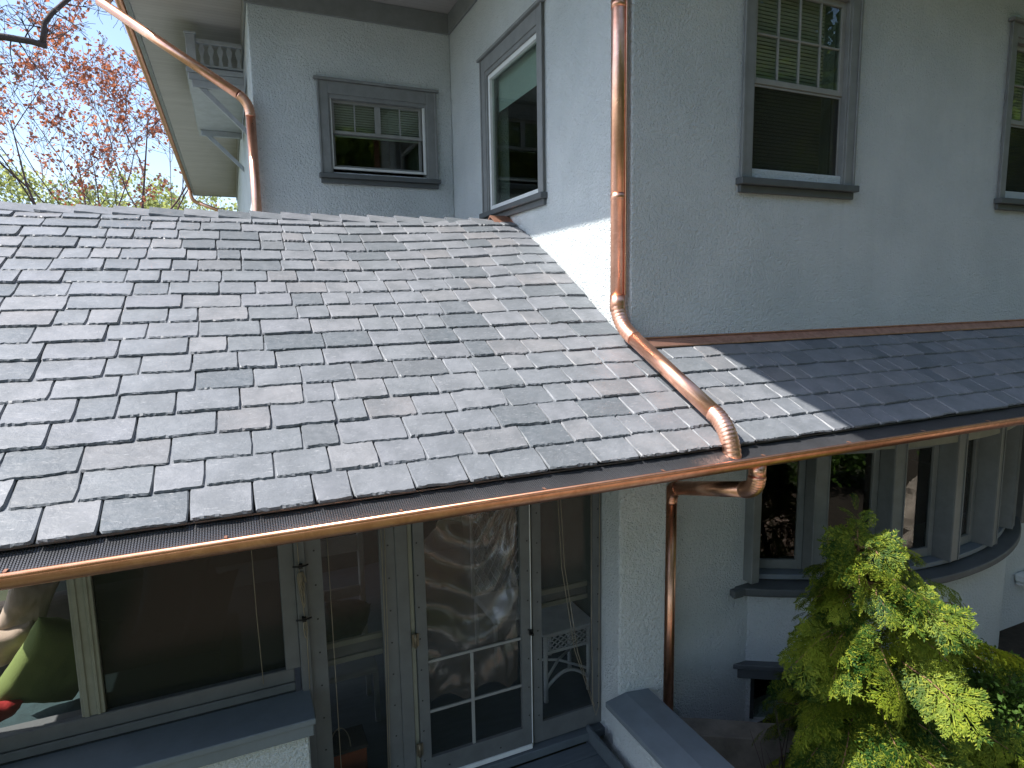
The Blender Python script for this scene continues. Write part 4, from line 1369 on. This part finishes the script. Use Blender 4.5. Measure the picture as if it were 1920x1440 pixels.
# ------------------------------------------------------------------ trees
def tree(name, label, base, h, seed, leaf, bark, nstem=1, spread=0.45, levels=4, leaf_n=5, leaf_size=0.14, leaf_spread=0.12, first=0.3, group=None, tr_r=0.13, upb=0.25, maxlen=1.0, bf=5, twigr=0.006, dens=0.85):
    r_ = random.Random(seed)
    b = Vector(base)
    t = thing(name, label, 'tree', b, group)
    wood, crown = MB(), MB()
    tips = []
    def grow(p, d, L, rad, lv):
        n = 5 if lv > 1 else 3
        pts = [p]
        dd = d.copy()
        for i in range(n):
            dd = (dd + Vector((r_.gauss(0, 0.10), r_.gauss(0, 0.10), upb * 0.25 + r_.gauss(0, 0.05)))).normalized()
            pts.append(pts[-1] + dd * L / n)
        rs = [max(rad * (1 - (0.86 if lv == levels else 0.68) * i / n), twigr) for i in range(n + 1)]
        wood.tube(pts, rs, 6 if lv > 2 else 4, cap=False)
        if lv <= 1:
            tips.extend(pts[1:])
            if lv == 0: return
        kids = bf if lv > 1 else 4
        for k in range(kids):
            u = (first if lv == levels else 0.25) + (1 - (first if lv == levels else 0.25)) * (k + r_.random()) / kids
            i = min(int(u * n), n - 1)
            pp = pts[i].lerp(pts[i + 1], u * n - i)
            tg = (pts[i + 1] - pts[i]).normalized()
            o_ = tg.orthogonal().normalized()
            o_.rotate(Matrix.Rotation(r_.uniform(0, 6.28), 3, tg))
            ang = r_.uniform(0.5, 1.0)
            nd = (tg * math.cos(ang) + o_ * math.sin(ang)).normalized()
            grow(pp, nd, L * r_.uniform(0.45, 0.68) * (1.15 - 0.45 * u), max(rs[i] * 0.55, twigr), lv - 1)
    for s_ in range(nstem):
        a_ = s_ * 6.28 / nstem + r_.uniform(-0.3, 0.3)
        d = Vector((math.cos(a_) * spread * (nstem > 1), math.sin(a_) * spread * (nstem > 1), 1)).normalized()
        grow(b, d, h * r_.uniform(0.85, 1.0), tr_r, levels)
    mk('trunk', wood, bark, t, recalc=False)
    if leaf:
        for p in tips:
            if r_.random() < dens:
                leafy(crown, p, leaf_n, leaf_size, r_, leaf_spread, 0.7)
        mk('crown', crown, leaf, t, recalc=False)
    return t
tree('maple_tree', 'slender maple with sparse red spring leaves behind the roof ridge', (-4.7, 32.0, GZ), 12.6, 21, 'leaf_red', 'bark_red', nstem=3, spread=0.22, levels=4, leaf_n=4, leaf_size=0.16, leaf_spread=0.10, tr_r=0.13, first=0.36, upb=0.5, twigr=0.009, dens=0.36, bf=5)
ylab = ['hazy yellow green tree at the left edge behind the red maple', 'yellow green tree right behind the maple trunk', 'low yellow green tree below the end of the long eave', 'far yellow green tree between the maple stems']
for i, (x, y, h) in enumerate(((-11.0, 44, 9.5), (-3.0, 46, 10.5), (-0.6, 50, 9), (-7.6, 56, 11))):
    tree('spring_tree', ylab[i], (x, y, GZ), h, 40 + i, 'leaf_yel', 'bark', nstem=2, spread=0.3, levels=4, leaf_n=4, leaf_size=0.26, leaf_spread=0.25, tr_r=0.13, first=0.3, twigr=0.010, dens=0.26, group='yellow green trees behind the roof')
# bare limb reaching in at the upper left
bt = thing('bare_tree', 'leafless dark tree whose crooked limb reaches into the upper left corner', 'tree', (-8.5, 15.2, GZ))
mb = MB()
mb.tube([(-8.5, 15.2, GZ), (-8.35, 15.2, -1), (-8.1, 15.1, 2), (-7.8, 15.1, 4.4), (-7.6, 15.0, 8), (-7.9, 15, 12)], [0.32, 0.26, 0.22, 0.19, 0.13, 0.03], 12)
mb.tube([(-7.8, 15.1, 4.2), (-6.2, 15.05, 4.6), (-4.6, 15, 4.95), (-3.5, 15, 4.97), (-3.1, 15, 4.95), (-2.86, 15, 4.90)], [0.12, 0.09, 0.075, 0.062, 0.058, 0.055], 9)
mb.tube([(-2.92, 15, 4.93), (-2.88, 15, 5.15), (-2.86, 15, 5.3), (-2.72, 15, 5.5), (-2.45, 15, 5.78), (-2.0, 15, 6.2), (-1.5, 15, 6.9)], [0.055, 0.052, 0.047, 0.044, 0.042, 0.035, 0.015], 9)
r_ = random.Random(77)
def twig(p, d, L, rad, lv):
    pts = [Vector(p)]
    dd = Vector(d).normalized()
    for i in range(5):
        dd = (dd + Vector((r_.gauss(0, .22), r_.gauss(0, .22), r_.gauss(0.0, .2)))).normalized()
        pts.append(pts[-1] + dd * L / 5)
    mb.tube(pts, [max(rad * (1 - i / 6), 0.004) for i in range(6)], 5)
    if lv:
        for k in range(3):
            i = r_.randrange(1, 5)
            a_ = Vector((r_.uniform(-1, 1), r_.uniform(-.6, .6), r_.uniform(-1, 1)))
            twig(pts[i], dd + a_ * 0.9, L * 0.6, rad * 0.6, lv - 1)
for p, d in (((-3.2, 15, 4.97), (0.5, 0, 1)), ((-3.0, 15, 4.97), (0.9, 0, 0.7)), ((-2.88, 15, 5.2), (-1, 0, 0.5)), ((-2.7, 15, 5.5), (1, 0, -0.2)), ((-2.5, 15, 5.7), (1, 0.2, -0.3)), ((-3.4, 15, 4.95), (0.1, 0, -1)), ((-3.6, 15, 4.97), (0.3, 0, 1)), ((-2.5, 15, 5.75), (-0.6, 0, 0.8)), ((-2.2, 15, 6.0), (1, 0, -0.6)), ((-3.9, 15, 4.95), (0.3, 0, -1)), ((-3.3, 15, 4.93), (0.5, 0.2, -0.9)), ((-3.1, 15, 5.0), (-0.5, 0, 1)), ((-4.2, 15, 4.95), (0.5, 0, -0.9))):
    twig(p, d, 0.75, 0.014, 2)
mk('trunk', mb, 'bark', bt)
# garden trees behind the viewer, mirrored in the window glass
glab = ['broad green garden tree across the patio mirrored in the window glass', 'green garden tree at the left of the patio', 'tall green garden tree beyond the boulders', 'green garden tree at the far right of the garden']
protos = []
for i, (x, y, h) in enumerate(((9, -11, 12), (0, -13, 13), (17, -9, 12), (23, -3, 11))):
    protos.append(tree('garden_tree', glab[i], (x, y, GZ), h, 60 + i, 'leaf_grn', 'bark', nstem=2, spread=0.35, levels=4, leaf_n=6, leaf_size=0.46, leaf_spread=0.38, tr_r=0.2, first=0.2, twigr=0.02, group='garden trees beyond the patio'))
for k, (q, x, y, l) in enumerate(((0, -7, -11, 'added garden tree farthest left behind the patio'), (1, 13, -17, 'added garden tree in the back row behind the broad one'), (2, 4.5, -18, 'added garden tree in the back row left of the broad one'), (3, 24, -13, 'added garden tree in the back row at the right end'), (0, 29, 4, 'added garden tree standing level with the house front'))):  # extra unseen trees, added to block low sky light on the front
    src = protos[q]
    c_ = copy_tree(src, Vector((x, y, GZ)) - POS[src.name])
    c_['label'] = l
def boulder(loc, s_, seed, label):
    bm = bmesh.new()
    bmesh.ops.create_icosphere(bm, subdivisions=4, radius=1)
    mb = MB()
    for v in bm.verts:
        c = v.co
        f = 1 + 0.3 * noise.noise(c * 1.3 + Vector((seed, 0, 0))) + 0.12 * noise.noise(c * 4 + Vector((0, seed, 0)))
        mb.v.append((loc[0] + c.x * f * s_[0], loc[1] + c.y * f * s_[1], loc[2] + max(c.z * f, -0.3) * s_[2]))
    for f in bm.faces:
        mb.face([v.index for v in f.verts], 0, False)
    bm.free()
    tag(mk('boulder', mb, 'rock'), label, 'boulder', 'boulders along the patio')
boulder((9.0, 0.9, GZ + 0.2), (0.8, 0.6, 0.55), 1, 'large pale boulder at the patio edge near the bay')
boulder((10.2, -0.4, GZ + 0.2), (0.8, 0.9, 0.7), 2, 'tan boulder in the middle of the patio edge row')
boulder((11.6, 0.9, GZ + 0.2), (1.1, 0.8, 0.9), 3, 'tallest boulder at the far end of the patio edge row')
for k, (x, y, rx, rz, l) in enumerate(((4.0, -4.6, 1.2, 1.7, 'broad dark shrub behind the brick patio'), (6.6, -4.2, 1.2, 1.5, 'dark shrub at the right back corner of the patio'), (1.4, -4.8, 1.2, 1.8, 'dark shrub at the left back corner of the patio'), (9.2, -3.2, 1.3, 1.6, 'dark shrub behind the boulders'), (12.6, -1.6, 1.3, 1.8, 'dark shrub right of the boulders'))):
    shrub((x, y, GZ), rx, rz, 150, 70 + k, l, 0.12, 0.13)
